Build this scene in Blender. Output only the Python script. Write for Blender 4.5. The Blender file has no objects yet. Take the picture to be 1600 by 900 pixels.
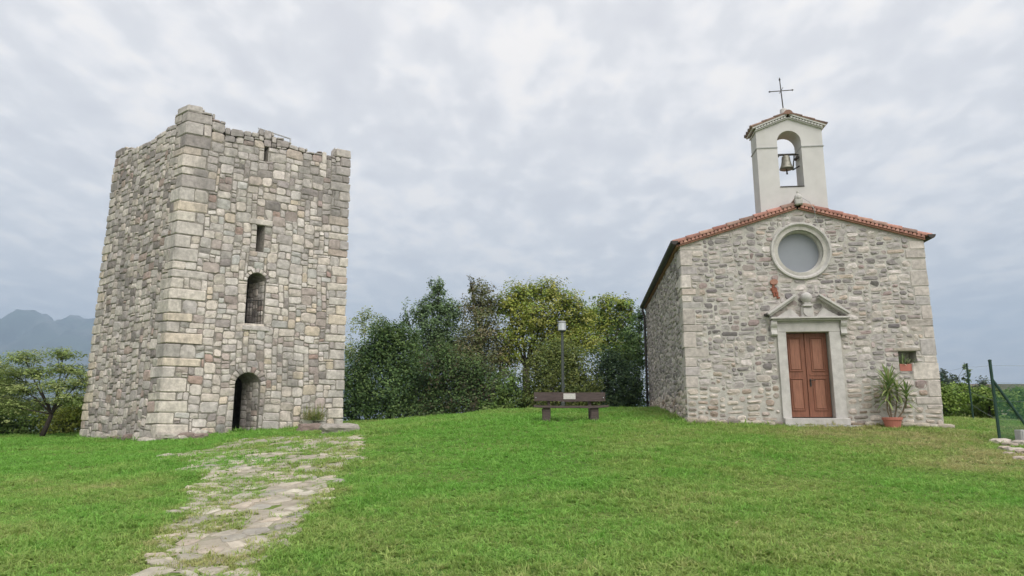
import bpy, bmesh, math, random
import numpy as np
from mathutils import Vector, noise as mnoise

rng = random.Random(7)
nrng = np.random.default_rng(11)
R = math.radians
S = bpy.context.scene
COL = S.collection

# ------------------------------------------------------------------ camera
EYE, FPX, PITCH = 1.6, 1080.0, math.atan((654 - 450) / 1080.0)
cam_d = bpy.data.cameras.new("camera")
cam = bpy.data.objects.new("camera", cam_d)
COL.objects.link(cam)
cam.location = (0, 0, EYE)
cam.rotation_euler = (math.pi / 2 + PITCH, 0, 0)
cam_d.sensor_width = 36.0
cam_d.lens = 36.0 * FPX / 1600.0
cam_d.clip_start = 0.1
cam_d.clip_end = 40000
S.camera = cam

# ------------------------------------------------------------------ world, sun, exposure
SUN_AZ = R(28)          # from straight behind the camera towards the right
SUN_EL = R(50)
world = bpy.data.worlds.new("World")
S.world = world
world.use_nodes = True
nt = world.node_tree
nt.nodes.clear()
N = nt.nodes.new
L = nt.links.new


def wmath(op, a, b=None, clamp=False):
    n = N("ShaderNodeMath"); n.operation = op; n.use_clamp = clamp
    for i, v in enumerate((a, b)):
        if v is None: continue
        if isinstance(v, (int, float)): n.inputs[i].default_value = v
        else: L(v, n.inputs[i])
    return n.outputs[0]


out = N("ShaderNodeOutputWorld")
bg = N("ShaderNodeBackground"); bg.inputs["Strength"].default_value = 0.079
sky = N("ShaderNodeTexSky"); sky.sky_type = 'NISHITA'; sky.sun_disc = False
sky.sun_elevation = SUN_EL
sky.sun_rotation = math.pi - SUN_AZ
tc = N("ShaderNodeTexCoord")
sep = N("ShaderNodeSeparateXYZ"); L(tc.outputs["Generated"], sep.inputs[0])
zz = wmath('ADD', wmath('MAXIMUM', sep.outputs[2], 0.0), 0.16)
px = wmath('DIVIDE', sep.outputs[0], zz)
py = wmath('DIVIDE', sep.outputs[1], zz)
comb = N("ShaderNodeCombineXYZ"); L(px, comb.inputs[0]); L(py, comb.inputs[1])


def wnoise(scale, detail, rough, w):
    mp = N("ShaderNodeMapping"); mp.inputs["Location"].default_value = (w, w * 2.3, 0)
    mp.inputs["Rotation"].default_value = (0, 0, R(12))
    mp.inputs["Scale"].default_value = (1.5, 1.05, 1)
    L(comb.outputs[0], mp.inputs[0])
    n = N("ShaderNodeTexNoise"); n.inputs["Scale"].default_value = scale
    n.inputs["Detail"].default_value = detail; n.inputs["Roughness"].default_value = rough
    n.inputs["Distortion"].default_value = 0.25
    L(mp.outputs[0], n.inputs["Vector"])
    return n.outputs["Fac"]


n1, n2, n3 = wnoise(6.2, 3, 0.45, 3.1), wnoise(1.5, 2, 0.5, 7.7), wnoise(15.0, 3, 0.5, 1.3)
f = wmath('ADD', wmath('MULTIPLY', n1, 0.62), wmath('MULTIPLY', n2, 0.36))
f = wmath('ADD', f, wmath('MULTIPLY', n3, 0.2))
cr = N("ShaderNodeValToRGB")
els = cr.color_ramp.elements
els[0].position = 0.43; els[0].color = (5.95, 5.75, 5.75, 1)
els[1].position = 0.71; els[1].color = (8.1, 7.6, 7.1, 1)
e = els.new(0.56); e.color = (6.5, 6.3, 6.2, 1)
e = els.new(0.63); e.color = (7.3, 7.0, 6.8, 1)
L(f, cr.inputs[0])
mix = N("ShaderNodeMixRGB"); mix.inputs[0].default_value = 0.94
L(sky.outputs[0], mix.inputs[1]); L(cr.outputs[0], mix.inputs[2])
L(mix.outputs[0], bg.inputs["Color"]); L(bg.outputs[0], out.inputs["Surface"])

sun_d = bpy.data.lights.new("sun", 'SUN')
sun = bpy.data.objects.new("sun", sun_d); COL.objects.link(sun)
sun_d.energy = 1.5
sun_d.angle = R(50)
sun_d.color = (1.0, 0.97, 0.94)
sdir = Vector((math.sin(SUN_AZ) * math.cos(SUN_EL), -math.cos(SUN_AZ) * math.cos(SUN_EL), math.sin(SUN_EL)))
sun.rotation_euler = sdir.to_track_quat('Z', 'Y').to_euler()
sun.location = sdir * 60

vs = S.view_settings
vs.view_transform = 'Standard'; vs.look = 'None'; vs.exposure = 1.0; vs.gamma = 1.0
vs.use_curve_mapping = False


# ------------------------------------------------------------------ materials
def srgb(r, g, b):
    def c(v):
        v /= 255.0
        return v / 12.92 if v <= 0.04045 else ((v + 0.055) / 1.055) ** 2.4
    return (c(r), c(g), c(b))


def mat(name, color=(0.5, 0.5, 0.5), rough=0.85, tint=False, var=0.25, scale=6.0, bump=0.0, bscale=40.0,
        metallic=0.0, stain=0.0, stain_col=(0.1, 0.095, 0.09), stretch=(1, 1, 1), spec=0.3, blotch=0.0,
        blotch_col=(0.3, 0.2, 0.12), blotch_scale=0.6, spots=0.0):
    m = bpy.data.materials.new(name); m.use_nodes = True
    t = m.node_tree; ns = t.nodes; lk = t.links.new
    b = ns["Principled BSDF"]
    b.inputs["Roughness"].default_value = rough
    b.inputs["Metallic"].default_value = metallic
    b.inputs["Specular IOR Level"].default_value = spec
    g = ns.new("ShaderNodeNewGeometry")
    mp = ns.new("ShaderNodeMapping"); mp.inputs["Scale"].default_value = stretch
    lk(g.outputs["Position"], mp.inputs[0])

    def noise(sc, det=4, ro=0.6, src=mp.outputs[0]):
        n = ns.new("ShaderNodeTexNoise"); n.inputs["Scale"].default_value = sc
        n.inputs["Detail"].default_value = det; n.inputs["Roughness"].default_value = ro
        lk(src, n.inputs["Vector"]); return n.outputs["Fac"]

    def ramp(src, p0, p1, v0, v1):
        r = ns.new("ShaderNodeMapRange"); r.inputs[1].default_value = p0; r.inputs[2].default_value = p1
        r.inputs[3].default_value = v0; r.inputs[4].default_value = v1
        lk(src, r.inputs[0]); return r.outputs[0]

    def mixc(kind, fac, c1, c2):
        x = ns.new("ShaderNodeMixRGB"); x.blend_type = kind
        for i, v in ((0, fac), (1, c1), (2, c2)):
            if isinstance(v, (int, float)): x.inputs[i].default_value = v
            elif isinstance(v, tuple): x.inputs[i].default_value = (*v, 1)
            else: lk(v, x.inputs[i])
        return x.outputs[0]

    if tint:
        a = ns.new("ShaderNodeAttribute"); a.attribute_name = "tint"; col = a.outputs["Color"]
    else:
        rr = ns.new("ShaderNodeRGB"); rr.outputs[0].default_value = (*color, 1); col = rr.outputs[0]
    if var:
        v = ramp(noise(scale), 0.3, 0.7, 1 - var, 1 + var * 0.6)
        cc = ns.new("ShaderNodeCombineXYZ")
        for i in range(3): lk(v, cc.inputs[i])
        col = mixc('MULTIPLY', 1.0, col, cc.outputs[0])
    if blotch:
        col = mixc('MIX', ramp(noise(blotch_scale, 5, 0.65, g.outputs["Position"]), 0.52, 0.68, 0, blotch), col, blotch_col)
    if stain:
        mp2 = ns.new("ShaderNodeMapping"); mp2.inputs["Scale"].default_value = (1.1, 1.1, 0.33)
        lk(g.outputs["Position"], mp2.inputs[0])
        big = noise(0.8, 6, 0.7, mp2.outputs[0])
        col = mixc('MIX', ramp(big, 0.5, 0.66, 0, stain), col, stain_col)
    if spots:
        col = mixc('MIX', ramp(noise(scale * 3.1, 3, 0.7), 0.58, 0.66, 0, spots), col, stain_col)
    lk(col, b.inputs["Base Color"])
    if bump:
        bp = ns.new("ShaderNodeBump"); bp.inputs["Strength"].default_value = bump
        bp.inputs["Distance"].default_value = 0.02
        lk(noise(bscale, 5, 0.65), bp.inputs["Height"]); lk(bp.outputs[0], b.inputs["Normal"])
    return m


def leaf_mat(name, rough=0.6, trans=0.3, instancer=False):
    m = bpy.data.materials.new(name); m.use_nodes = True
    t = m.node_tree; ns = t.nodes; lk = t.links.new
    b = ns["Principled BSDF"]; b.inputs["Roughness"].default_value = rough
    b.inputs["Specular IOR Level"].default_value = 0.25
    a = ns.new("ShaderNodeAttribute"); a.attribute_name = "tint"
    if instancer: a.attribute_type = 'INSTANCER'
    tr = ns.new("ShaderNodeBsdfTranslucent"); mx = ns.new("ShaderNodeMixShader"); mx.inputs[0].default_value = trans
    lk(a.outputs["Color"], b.inputs["Base Color"])
    lk(a.outputs["Color"], tr.inputs["Color"])
    lk(b.outputs[0], mx.inputs[1]); lk(tr.outputs[0], mx.inputs[2])
    lk(mx.outputs[0], ns["Material Output"].inputs["Surface"])
    return m


M = {}
M['tower_stone'] = mat("tower_stone", tint=True, var=0.3, scale=7, bump=0.7, bscale=24, stain=0.6,
                       stain_col=(0.17, 0.16, 0.148), spots=0.25)
M['tower_mortar'] = mat("tower_mortar", (0.25, 0.23, 0.20), var=0.35, scale=9, bump=0.6, bscale=45)
M['chapel_stone'] = mat("chapel_stone", tint=True, var=0.28, scale=10, bump=0.6, bscale=45, spots=0.2,
                        stain_col=(0.17, 0.16, 0.15))
M['chapel_mortar'] = mat("chapel_mortar", (0.47, 0.45, 0.41), var=0.28, scale=4, bump=0.7, bscale=50, blotch=0.45,
                         blotch_col=(0.31, 0.265, 0.21), blotch_scale=0.9)
M['trim'] = mat("pale_limestone", (0.50, 0.48, 0.455), var=0.18, scale=5, bump=0.35, bscale=50, stain=0.5,
                stain_col=(0.27, 0.255, 0.23))
M['plaster'] = mat("white_plaster", (0.545, 0.53, 0.515), var=0.1, scale=2.0, bump=0.15, bscale=70, stain=0.32,
                   stain_col=(0.42, 0.40, 0.36))
M['terracotta'] = mat("terracotta", tint=True, var=0.3, scale=9, bump=0.4, bscale=50, spots=0.3,
                      stain_col=(0.16, 0.12, 0.10))
M['band'] = mat("brick_band", (0.36, 0.19, 0.14), var=0.25, scale=12, bump=0.3)
M['dark_metal'] = mat("dark_metal", (0.055, 0.05, 0.047), rough=0.5, var=0.2, metallic=0.4)
M['grey_metal'] = mat("grey_metal", (0.42, 0.43, 0.44), rough=0.5, var=0.1, metallic=0.2)
M['iron'] = mat("forged_iron", (0.07, 0.065, 0.06), rough=0.6, var=0.2, metallic=0.6)
M['bronze'] = mat("aged_bronze", (0.27, 0.26, 0.22), rough=0.5, var=0.3, scale=12, metallic=0.5, stain=0.3)
M['door'] = mat("varnished_door_wood", (0.225, 0.095, 0.058), rough=0.5, var=0.28, scale=5, stretch=(6, 6, 0.7), bump=0.1, bscale=12)
M['door_panel'] = mat("varnished_panel_wood", (0.285, 0.13, 0.083), rough=0.5, var=0.25, scale=5, stretch=(6, 6, 0.7), bump=0.1, bscale=12)
M['bench'] = mat("stained_bench_wood", (0.085, 0.064, 0.058), rough=0.75, var=0.4, scale=7, stretch=(0.6, 5, 5), bump=0.4, bscale=14)
M['plaque'] = mat("plaque", (0.5, 0.49, 0.45), rough=0.5, var=0.12, scale=30)
M['lamp_pole'] = mat("lamp_pole_paint", (0.075, 0.085, 0.08), rough=0.5, var=0.15)
M['lamp_glass'] = mat("opal_lamp_glass", (0.62, 0.64, 0.66), rough=0.3, var=0.08, spec=0.5)
M['glass'] = mat("sky_toned_window_glass", (0.235, 0.255, 0.28), rough=0.32, var=0.1, scale=1.3, spec=0.5)  # grey-blue base colour stands in for the sky reflected in the pane
M['rust'] = mat("rusty_paint", (0.26, 0.095, 0.06), rough=0.85, var=0.45, scale=16, bump=0.5, bscale=60)
M['pot'] = mat("terracotta_plastic", (0.44, 0.165, 0.125), rough=0.6, var=0.12, scale=10)
M['soil'] = mat("soil", (0.045, 0.032, 0.022), var=0.4, scale=30, bump=0.6)
M['bark'] = mat("bark", (0.052, 0.042, 0.034), var=0.45, scale=8, stretch=(3, 3, 0.7), bump=0.8, bscale=20)
M['stem'] = mat("plant_stem", (0.17, 0.13, 0.09), var=0.3, scale=20, bump=0.3)
M['leaf'] = leaf_mat("foliage")
M['grassblade'] = leaf_mat("grass_blades", 0.6, 0.4, True)
M['rock'] = mat("rubble_rock", tint=True, var=0.3, scale=7, bump=0.6, bscale=30, spots=0.25, stain_col=(0.16, 0.15, 0.13))
M['paving'] = mat("paving_rock", tint=True, var=0.28, scale=6, bump=0.5, bscale=30, blotch=0.6,
                  blotch_col=(0.30, 0.27, 0.205), blotch_scale=2.5)
M['dirt'] = mat("path_dirt", (0.36, 0.32, 0.25), var=0.3, scale=5, bump=0.5, bscale=30, blotch=0.55,
                blotch_col=(0.10, 0.15, 0.04), blotch_scale=1.6)
M['fence'] = mat("green_fence_paint", (0.018, 0.05, 0.036), rough=0.5, var=0.15)
M['wire'] = mat("galvanised_wire", (0.2, 0.23, 0.22), rough=0.5, var=0.0, metallic=0.5)
M['concrete'] = mat("grey_concrete", (0.36, 0.365, 0.36), var=0.15, scale=8, bump=0.3)
M['house_wall'] = mat("house_render", (0.42, 0.36, 0.29), var=0.12, scale=1)
M['house_roof'] = mat("house_roof", (0.13, 0.10, 0.085), var=0.25, scale=3)
M['dark_pane'] = mat("dark_pane", (0.03, 0.035, 0.04), rough=0.15, var=0)


def net_material():
    m = bpy.data.materials.new("green_shade_net"); m.use_nodes = True
    t = m.node_tree; ns = t.nodes; lk = t.links.new
    b = ns["Principled BSDF"]; b.inputs["Base Color"].default_value = (0.03, 0.12, 0.065, 1)
    b.inputs["Roughness"].default_value = 0.7
    tr = ns.new("ShaderNodeBsdfTransparent"); mx = ns.new("ShaderNodeMixShader"); mx.inputs[0].default_value = 0.45
    lk(tr.outputs[0], mx.inputs[1]); lk(b.outputs[0], mx.inputs[2])
    lk(mx.outputs[0], ns["Material Output"].inputs["Surface"])
    return m


M['net'] = net_material()

# ------------------------------------------------------------------ object helpers
WORLD = {}


def thing(name, label, cat, loc, group=None):
    o = bpy.data.objects.new(name, None); COL.objects.link(o)
    o.empty_display_size = 0.2
    o.location = loc; WORLD[o.name] = Vector(loc)
    tag(o, label, cat, group)
    return o


def tag(o, label=None, cat=None, group=None, kind=None):
    if label: o["label"] = label
    if cat: o["category"] = cat
    if group: o["group"] = group
    if kind: o["kind"] = kind
    return o


def obj(name, V, F, m, parent=None, tint=None, smooth=False, origin=None, kind=None):
    V = np.asarray(V, dtype=np.float64).reshape(-1, 3)
    if origin is None:
        origin = (V.min(0) + V.max(0)) / 2; origin[2] = V[:, 2].min()
    origin = np.asarray(origin, dtype=np.float64)
    me = bpy.data.meshes.new(name)
    Vl = V - origin
    if isinstance(F, np.ndarray):
        n, k = F.shape
        me.vertices.add(len(Vl)); me.vertices.foreach_set("co", Vl.astype(np.float32).ravel())
        me.loops.add(n * k); me.loops.foreach_set("vertex_index", F.astype(np.int32).ravel())
        me.polygons.add(n)
        me.polygons.foreach_set("loop_start", np.arange(0, n * k, k, dtype=np.int32))
        me.update(calc_edges=True); me.validate()
    else:
        me.from_pydata([tuple(v) for v in Vl], [], F); me.update()
    if tint is not None:
        t = np.asarray(tint, dtype=np.float32)
        if t.ndim == 1: t = np.tile(t, (len(V), 1))
        a = me.color_attributes.new("tint", 'FLOAT_COLOR', 'POINT')
        a.data.foreach_set("color", np.hstack([t, np.ones((len(V), 1), np.float32)]).ravel())
    if smooth: me.polygons.foreach_set("use_smooth", np.ones(len(me.polygons), bool))
    me.materials.append(m)
    o = bpy.data.objects.new(name, me); COL.objects.link(o)
    po = Vector((0, 0, 0))
    if parent is not None:
        o.parent = parent; po = WORLD[parent.name]
    o.location = Vector(origin) - po
    WORLD[o.name] = Vector(origin)
    if kind: o["kind"] = kind
    return o


class MB:
    def __init__(s): s.V = []; s.F = []; s.T = []
    def add(s, V, F, t=(1, 1, 1)):
        n = len(s.V); s.V.extend([tuple(v) for v in V])
        s.F.extend([tuple(i + n for i in f) for f in F]); s.T.extend([tuple(t)] * len(V)); return s
    def build(s, name, m, parent=None, **k):
        return obj(name, s.V, s.F, m, parent, tint=s.T, **k)


BOXF = [(0, 3, 2, 1), (4, 5, 6, 7), (0, 1, 5, 4), (1, 2, 6, 5), (2, 3, 7, 6), (3, 0, 4, 7)]


def box(fr, a0, a1, b0, b1, c0, c1):
    return [fr(x, y, z) for z in (c0, c1) for x, y in ((a0, b0), (a1, b0), (a1, b1), (a0, b1))], BOXF


def bevbox(fr, a0, a1, b0, b1, c0, c1, bev=0.02, seg=1, jit=0.0):
    bm = bmesh.new()
    vs_ = [bm.verts.new((x, y, z)) for z in (c0, c1) for x, y in ((a0, b0), (a1, b0), (a1, b1), (a0, b1))]
    for f_ in BOXF: bm.faces.new([vs_[i] for i in f_])
    bmesh.ops.bevel(bm, geom=list(bm.edges), offset=bev, segments=seg, affect='EDGES', clamp_overlap=True)
    bm.verts.index_update()
    V = [fr(*(v.co + Vector((rng.gauss(0, jit), rng.gauss(0, jit), rng.gauss(0, jit))))) for v in bm.verts]
    F = [tuple(v.index for v in f_.verts) for f_ in bm.faces]
    bm.free(); return V, F


def ident(x, y, z): return (x, y, z)


def tube(pts, rad, seg=6, caps=True):
    pts = [Vector(p) for p in pts]
    if not hasattr(rad, '__len__'): rad = [rad] * len(pts)
    V, F = [], []
    for i, p in enumerate(pts):
        d = (pts[min(i + 1, len(pts) - 1)] - pts[max(i - 1, 0)]).normalized()
        a = d.orthogonal().normalized() if i == 0 else (a - d * a.dot(d)).normalized()
        b_ = d.cross(a)
        for k in range(seg):
            th = 2 * math.pi * k / seg
            V.append(p + (a * math.cos(th) + b_ * math.sin(th)) * rad[i])
    for i in range(len(pts) - 1):
        for k in range(seg):
            k2 = (k + 1) % seg
            F.append((i * seg + k, i * seg + k2, (i + 1) * seg + k2, (i + 1) * seg + k))
    if caps:
        F.append(tuple(reversed(range(seg)))); F.append(tuple((len(pts) - 1) * seg + k for k in range(seg)))
    return V, F


def lathe(prof, centre, seg=16):
    V, F = [], []
    cx, cy, cz = centre
    for r_, z_ in prof:
        for k in range(seg):
            th = 2 * math.pi * k / seg
            V.append((cx + r_ * math.cos(th), cy + r_ * math.sin(th), cz + z_))
    for i in range(len(prof) - 1):
        for k in range(seg):
            k2 = (k + 1) % seg
            F.append((i * seg + k, i * seg + k2, (i + 1) * seg + k2, (i + 1) * seg + k))
    F.append(tuple(reversed(range(seg)))); F.append(tuple((len(prof) - 1) * seg + k for k in range(seg)))
    return V, F


def ray(x, y):
    a = (x - 800) / FPX; b_ = -(y - 450) / FPX
    return Vector((a, math.cos(PITCH) - b_ * math.sin(PITCH), math.sin(PITCH) + b_ * math.cos(PITCH)))


def at(x, y, Y):
    d = ray(x, y); return Vector((0, 0, EYE)) + d * (Y / d.y)


def project(P):
    x, y, z = P[0], P[1], P[2] - EYE
    d = y * math.cos(PITCH) + z * math.sin(PITCH); u = -y * math.sin(PITCH) + z * math.cos(PITCH)
    return 800 + FPX * x / d, 450 - FPX * u / d


# ------------------------------------------------------------------ plan of the two buildings
TO = Vector((-11.723, 23.287, 0)); TA1, TA2 = 0.567, 0.941
TD1 = Vector((math.cos(TA1), math.sin(TA1), 0)); TD2 = Vector((-math.sin(TA2), math.cos(TA2), 0))
TN1 = Vector((math.sin(TA1), -math.cos(TA1), 0)); TN2 = Vector((-math.cos(TA2), -math.sin(TA2), 0))
TWA, TWB, BAT = 6.28, 5.62, 0.010


def TP(s, t, z):
    k = BAT * z
    return TO + TD1 * (k + s * (TWA - 2 * k) / TWA) + TD2 * (k + t * (TWB - 2 * k) / TWB) + Vector((0, 0, z))


CO = Vector((4.667, 18.66, 0)); CY = -0.106
CW = Vector((math.cos(CY), math.sin(CY), 0)); CN = Vector((-math.sin(CY), math.cos(CY), 0))
CWID, CLEN = 6.4, 11.2


def CP(u, d, z): return CO + CW * u + CN * d + Vector((0, 0, z))


# ------------------------------------------------------------------ ground heights
ctl = [(0, 0, 0), (0, 6, .38), (-5, 6, .30), (5, 6, .36), (-12, 8, .2), (12, 8, .45), (0, -12, -.7), (-20, -12, -.8), (20, -12, -.6),
       (-11.7, 23.1, .84), (-6.4, 26.5, 1.34), (-16.2, 26.4, .88), (-9.3, 24.3, 1.12), (-19, 22, .86), (-24, 26, .8),
       (4.6, 18.5, 1.46), (11.0, 17.9, 1.36), (7.9, 18.1, 1.4), (5.7, 29.8, 1.98), (10.7, 15.5, 1.10), (12.5, 14, 1.0),
       (16, 24, 1.55), (24, 26, 1.5), (5.0, 27, 1.97), (1.2, 26, 1.92), (-1, 26, 1.83), (-2.4, 26, 1.62), (-4.8, 26, 1.44),
       (1.6, 19, 1.56), (1.5, 21, 1.68), (-3, 14, .85), (3, 14, 1.08), (-7, 15, .7), (7, 13, .92), (2, 33, 2.0), (-8, 33, 1.5), (12, 32, 1.9)]
ctl = np.array(ctl, float)


def _phi(r2): return 0.5 * r2 * np.log(np.maximum(r2, 1e-9))


_n = len(ctl)
_D = ((ctl[:, None, :2] - ctl[None, :, :2]) ** 2).sum(-1)
_A = np.zeros((_n + 3, _n + 3)); _A[:_n, :_n] = _phi(_D) + np.eye(_n) * 0.6
_A[:_n, _n] = 1; _A[:_n, _n + 1:] = ctl[:, :2]; _A[_n, :_n] = 1; _A[_n + 1:, :_n] = ctl[:, :2].T
_W = np.linalg.solve(_A, np.concatenate([ctl[:, 2], np.zeros(3)]))


def ground(x, y):
    x = np.asarray(x, float); y = np.asarray(y, float)
    xc = np.clip(x, -24, 24); yc = np.clip(y, -12, 33)
    r2 = (xc[..., None] - ctl[:, 0]) ** 2 + (yc[..., None] - ctl[:, 1]) ** 2
    z = _phi(r2) @ _W[:_n] + _W[_n] + xc * _W[_n + 1] + yc * _W[_n + 2]
    z = z + 0.02 * np.sin(x * 1.7 + np.sin(y * 1.1)) * np.sin(y * 1.3 + 1) + 0.012 * np.sin(x * 4.1 + y * 1.9) * np.sin(y * 3.7)
    d = np.hypot(np.maximum(np.abs(x) - 26, 0), np.maximum(np.maximum(y - 35, -12 - y), 0))
    k = np.clip(d / 170.0, 0, 1); k = k * k * (3 - 2 * k)
    return z * (1 - k) + (-38.0 + 1.5 * np.sin(x * .004) * np.sin(y * .003)) * k


def gz(x, y): return float(ground(x, y))


def on_ground(px_, py_):
    d = ray(px_, py_); t = 2.0
    o = Vector((0, 0, EYE))
    while t < 80:
        p = o + d * t
        if p.z < gz(p.x, p.y): break
        t += 0.05
    return p.x, p.y


def axis(lim_in, step, lim_out, gr):
    a = list(np.arange(lim_in[0], lim_in[1] + 1e-6, step))
    s_ = step; x = a[-1]
    while x < lim_out[1]: s_ *= gr; x += s_; a.append(min(x, lim_out[1]))
    s_ = step; x = a[0]
    while x > lim_out[0]: s_ *= gr; x -= s_; a.insert(0, max(x, lim_out[0]))
    return np.array(a)


FAR = 8600.0
gx = axis((-22, 22), 0.4, (-FAR, FAR), 1.35); gy = axis((-2, 36), 0.4, (-300, FAR), 1.35)
X, Y = np.meshgrid(gx, gy)
V = np.stack([X, Y, ground(X, Y)], -1).reshape(-1, 3)
nx, ny = len(gx), len(gy)
ii = (np.arange(ny - 1)[:, None] * nx + np.arange(nx - 1)).ravel()
Fg = np.stack([ii, ii + 1, ii + nx + 1, ii + nx], 1)


def ground_material():
    m = bpy.data.materials.new("lawn_soil"); m.use_nodes = True
    t = m.node_tree; ns = t.nodes; lk = t.links.new
    b = ns["Principled BSDF"]; b.inputs["Roughness"].default_value = 0.95; b.inputs["Specular IOR Level"].default_value = 0.1
    g = ns.new("ShaderNodeNewGeometry")
    n = ns.new("ShaderNodeTexNoise"); n.inputs["Scale"].default_value = 0.35; n.inputs["Detail"].default_value = 6
    n2_ = ns.new("ShaderNodeTexNoise"); n2_.inputs["Scale"].default_value = 14; n2_.inputs["Detail"].default_value = 5
    lk(g.outputs["Position"], n.inputs["Vector"]); lk(g.outputs["Position"], n2_.inputs["Vector"])
    r = ns.new("ShaderNodeValToRGB"); r.color_ramp.elements[0].color = (0.08, 0.16, 0.03, 1); r.color_ramp.elements[1].color = (0.16, 0.20, 0.055, 1)
    r.color_ramp.elements[0].position = 0.35; r.color_ramp.elements[1].position = 0.7
    lk(n.outputs["Fac"], r.inputs[0])
    mr = ns.new("ShaderNodeMapRange"); mr.inputs[1].default_value = 0.3; mr.inputs[2].default_value = 0.7; mr.inputs[3].default_value = 0.55; mr.inputs[4].default_value = 1.25
    lk(n2_.outputs["Fac"], mr.inputs[0])
    mx = ns.new("ShaderNodeMixRGB"); mx.blend_type = 'MULTIPLY'; mx.inputs[0].default_value = 1
    cc = ns.new("ShaderNodeCombineXYZ")
    for i in range(3): lk(mr.outputs[0], cc.inputs[i])
    lk(r.outputs[0], mx.inputs[1]); lk(cc.outputs[0], mx.inputs[2]); lk(mx.outputs[0], b.inputs["Base Color"])
    bp = ns.new("ShaderNodeBump"); bp.inputs["Strength"].default_value = 0.6; bp.inputs["Distance"].default_value = 0.03
    lk(n2_.outputs["Fac"], bp.inputs["Height"]); lk(bp.outputs[0], b.inputs["Normal"])
    return m


M['ground'] = ground_material()
g_obj = obj("ground", V, Fg, M['ground'], origin=(0, 0, 0), smooth=True, kind="structure")
tag(g_obj, "grassy hilltop sloping up to the tower and the chapel")

# ------------------------------------------------------------------ far mountains
prof = [(-700, 520), (-400, 505), (-200, 500), (-60, 503), (0, 497), (40, 495), (75, 489), (105, 500), (150, 496), (220, 505), (300, 512), (400, 530), (480, 536),
        (550, 548), (620, 566), (720, 590), (850, 612), (1000, 632), (1150, 640), (1400, 642), (1700, 640), (2100, 644)]
MY = 6000.0
mxs = np.linspace(-700, 2100, 560)
ridge = np.interp(mxs, [p_[0] for p_ in prof], [p_[1] for p_ in prof])
rows = 26
MV = []
for j in range(rows):
    q = j / (rows - 1)
    for i, (x_, y_) in enumerate(zip(mxs, ridge)):
        P = at(x_, y_, MY)
        hgt = P.z + 40
        nz = mnoise.fractal(Vector((P.x * 0.0022, q * 3.2, 1.7)), 0.9, 2.1, 5)
        prof_ = math.sin(min(q / 0.72, 1.0) * math.pi / 2) ** 1.25 if q <= 0.72 else 1 - ((q - 0.72) / 0.28) * 0.5
        yy = MY - 2300 + q * 3200
        zz_ = -42 + hgt * prof_ * (1 + 0.26 * nz * (1 - abs(q - 0.72) ** 0.5 * 0.4)) + 14 * mnoise.noise(Vector((P.x * .012, q * 20, 0)))
        MV.append((P.x * (0.6 + 0.4 * (yy / MY)), yy, zz_ if j else -60))
MA = np.array(MV, float).reshape(rows, len(mxs), 3)
ridge = ridge + np.array([11.0 * (0.3 - abs(mnoise.fractal(Vector((i * .12, 4.4, 0)), 0.7, 2.1, 6))) for i in range(len(mxs))])
for i, y_ in enumerate(ridge):          # the skyline keeps the measured profile
    d_ = ray(800, y_); want = d_.z / d_.y
    k_ = 1.0
    for _ in range(6):
        zz_ = -42 + (MA[:, i, 2] + 42) * k_
        k_ *= (want * MY + 42) / max((((zz_ - EYE) / MA[:, i, 1]).max() * MY + 42), 1.0)
    MA[1:, i, 2] = -42 + (MA[1:, i, 2] + 42) * k_
MV = MA.reshape(-1, 3)
MF = []
for j in range(rows - 1):
    for i in range(len(mxs) - 1):
        a_ = j * len(mxs) + i; MF.append((a_, a_ + 1, a_ + len(mxs) + 1, a_ + len(mxs)))
M['mountain'] = mat("mountain_forest", (0.05, 0.075, 0.05), var=0.5, scale=0.004, blotch=0.6, blotch_col=(0.22, 0.21, 0.19), blotch_scale=0.0025)
tag(obj("mountains", MV, MF, M['mountain'], origin=(0, MY, -60), smooth=True, kind="structure"), "hazy blue mountain range on the horizon at left")


# ------------------------------------------------------------------ masonry tools
STONE = dict(sat=0.6, gain=1.34, wb=(1.015, 0.968, 0.972))


def pack(nu, nv, free, sizes, rg):
    occ = ~free
    rects = []
    for j in range(nv):
        i = 0
        while i < nu:
            if occ[j, i]: i += 1; continue
            w, h = rg.choice(sizes)
            k = 0
            while k < w and i + k < nu and not occ[j, i + k]: k += 1
            w = k
            # avoid leaving a one cell sliver
            if i + w < nu and not occ[j, i + w] and (i + w + 1 >= nu or occ[j, i + w + 1]) and w < 7: w += 1
            hh = 1
            while hh < h and j + hh < nv and not occ[j + hh, i:i + w].any(): hh += 1
            if j + hh < nv and not occ[j + hh, i:i + w].any() and (j + hh + 1 >= nv or occ[j + hh + 1, i:i + w].all()): hh += 1
            occ[j:j + hh, i:i + w] = True
            rects.append((i, j, i + w, j + hh)); i += w
    return rects


def chamfer(poly, lo, hi, rg):
    n = len(poly); o = []
    for i in range(n):
        p = Vector(poly[i]); a_ = Vector(poly[i - 1]); b_ = Vector(poly[(i + 1) % n])
        fa = rg.uniform(lo, hi); fb = rg.uniform(lo, hi)
        m_ = min((a_ - p).length, (b_ - p).length)
        da = (a_ - p); db = (b_ - p)
        if da.length < 1e-5 or db.length < 1e-5: o.append(tuple(p)); o.append(tuple(p)); continue
        o.append(tuple(p + da.normalized() * min(m_ * fa, da.length * .45)))
        o.append(tuple(p + db.normalized() * min(m_ * fb, db.length * .45)))
    return o


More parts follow.
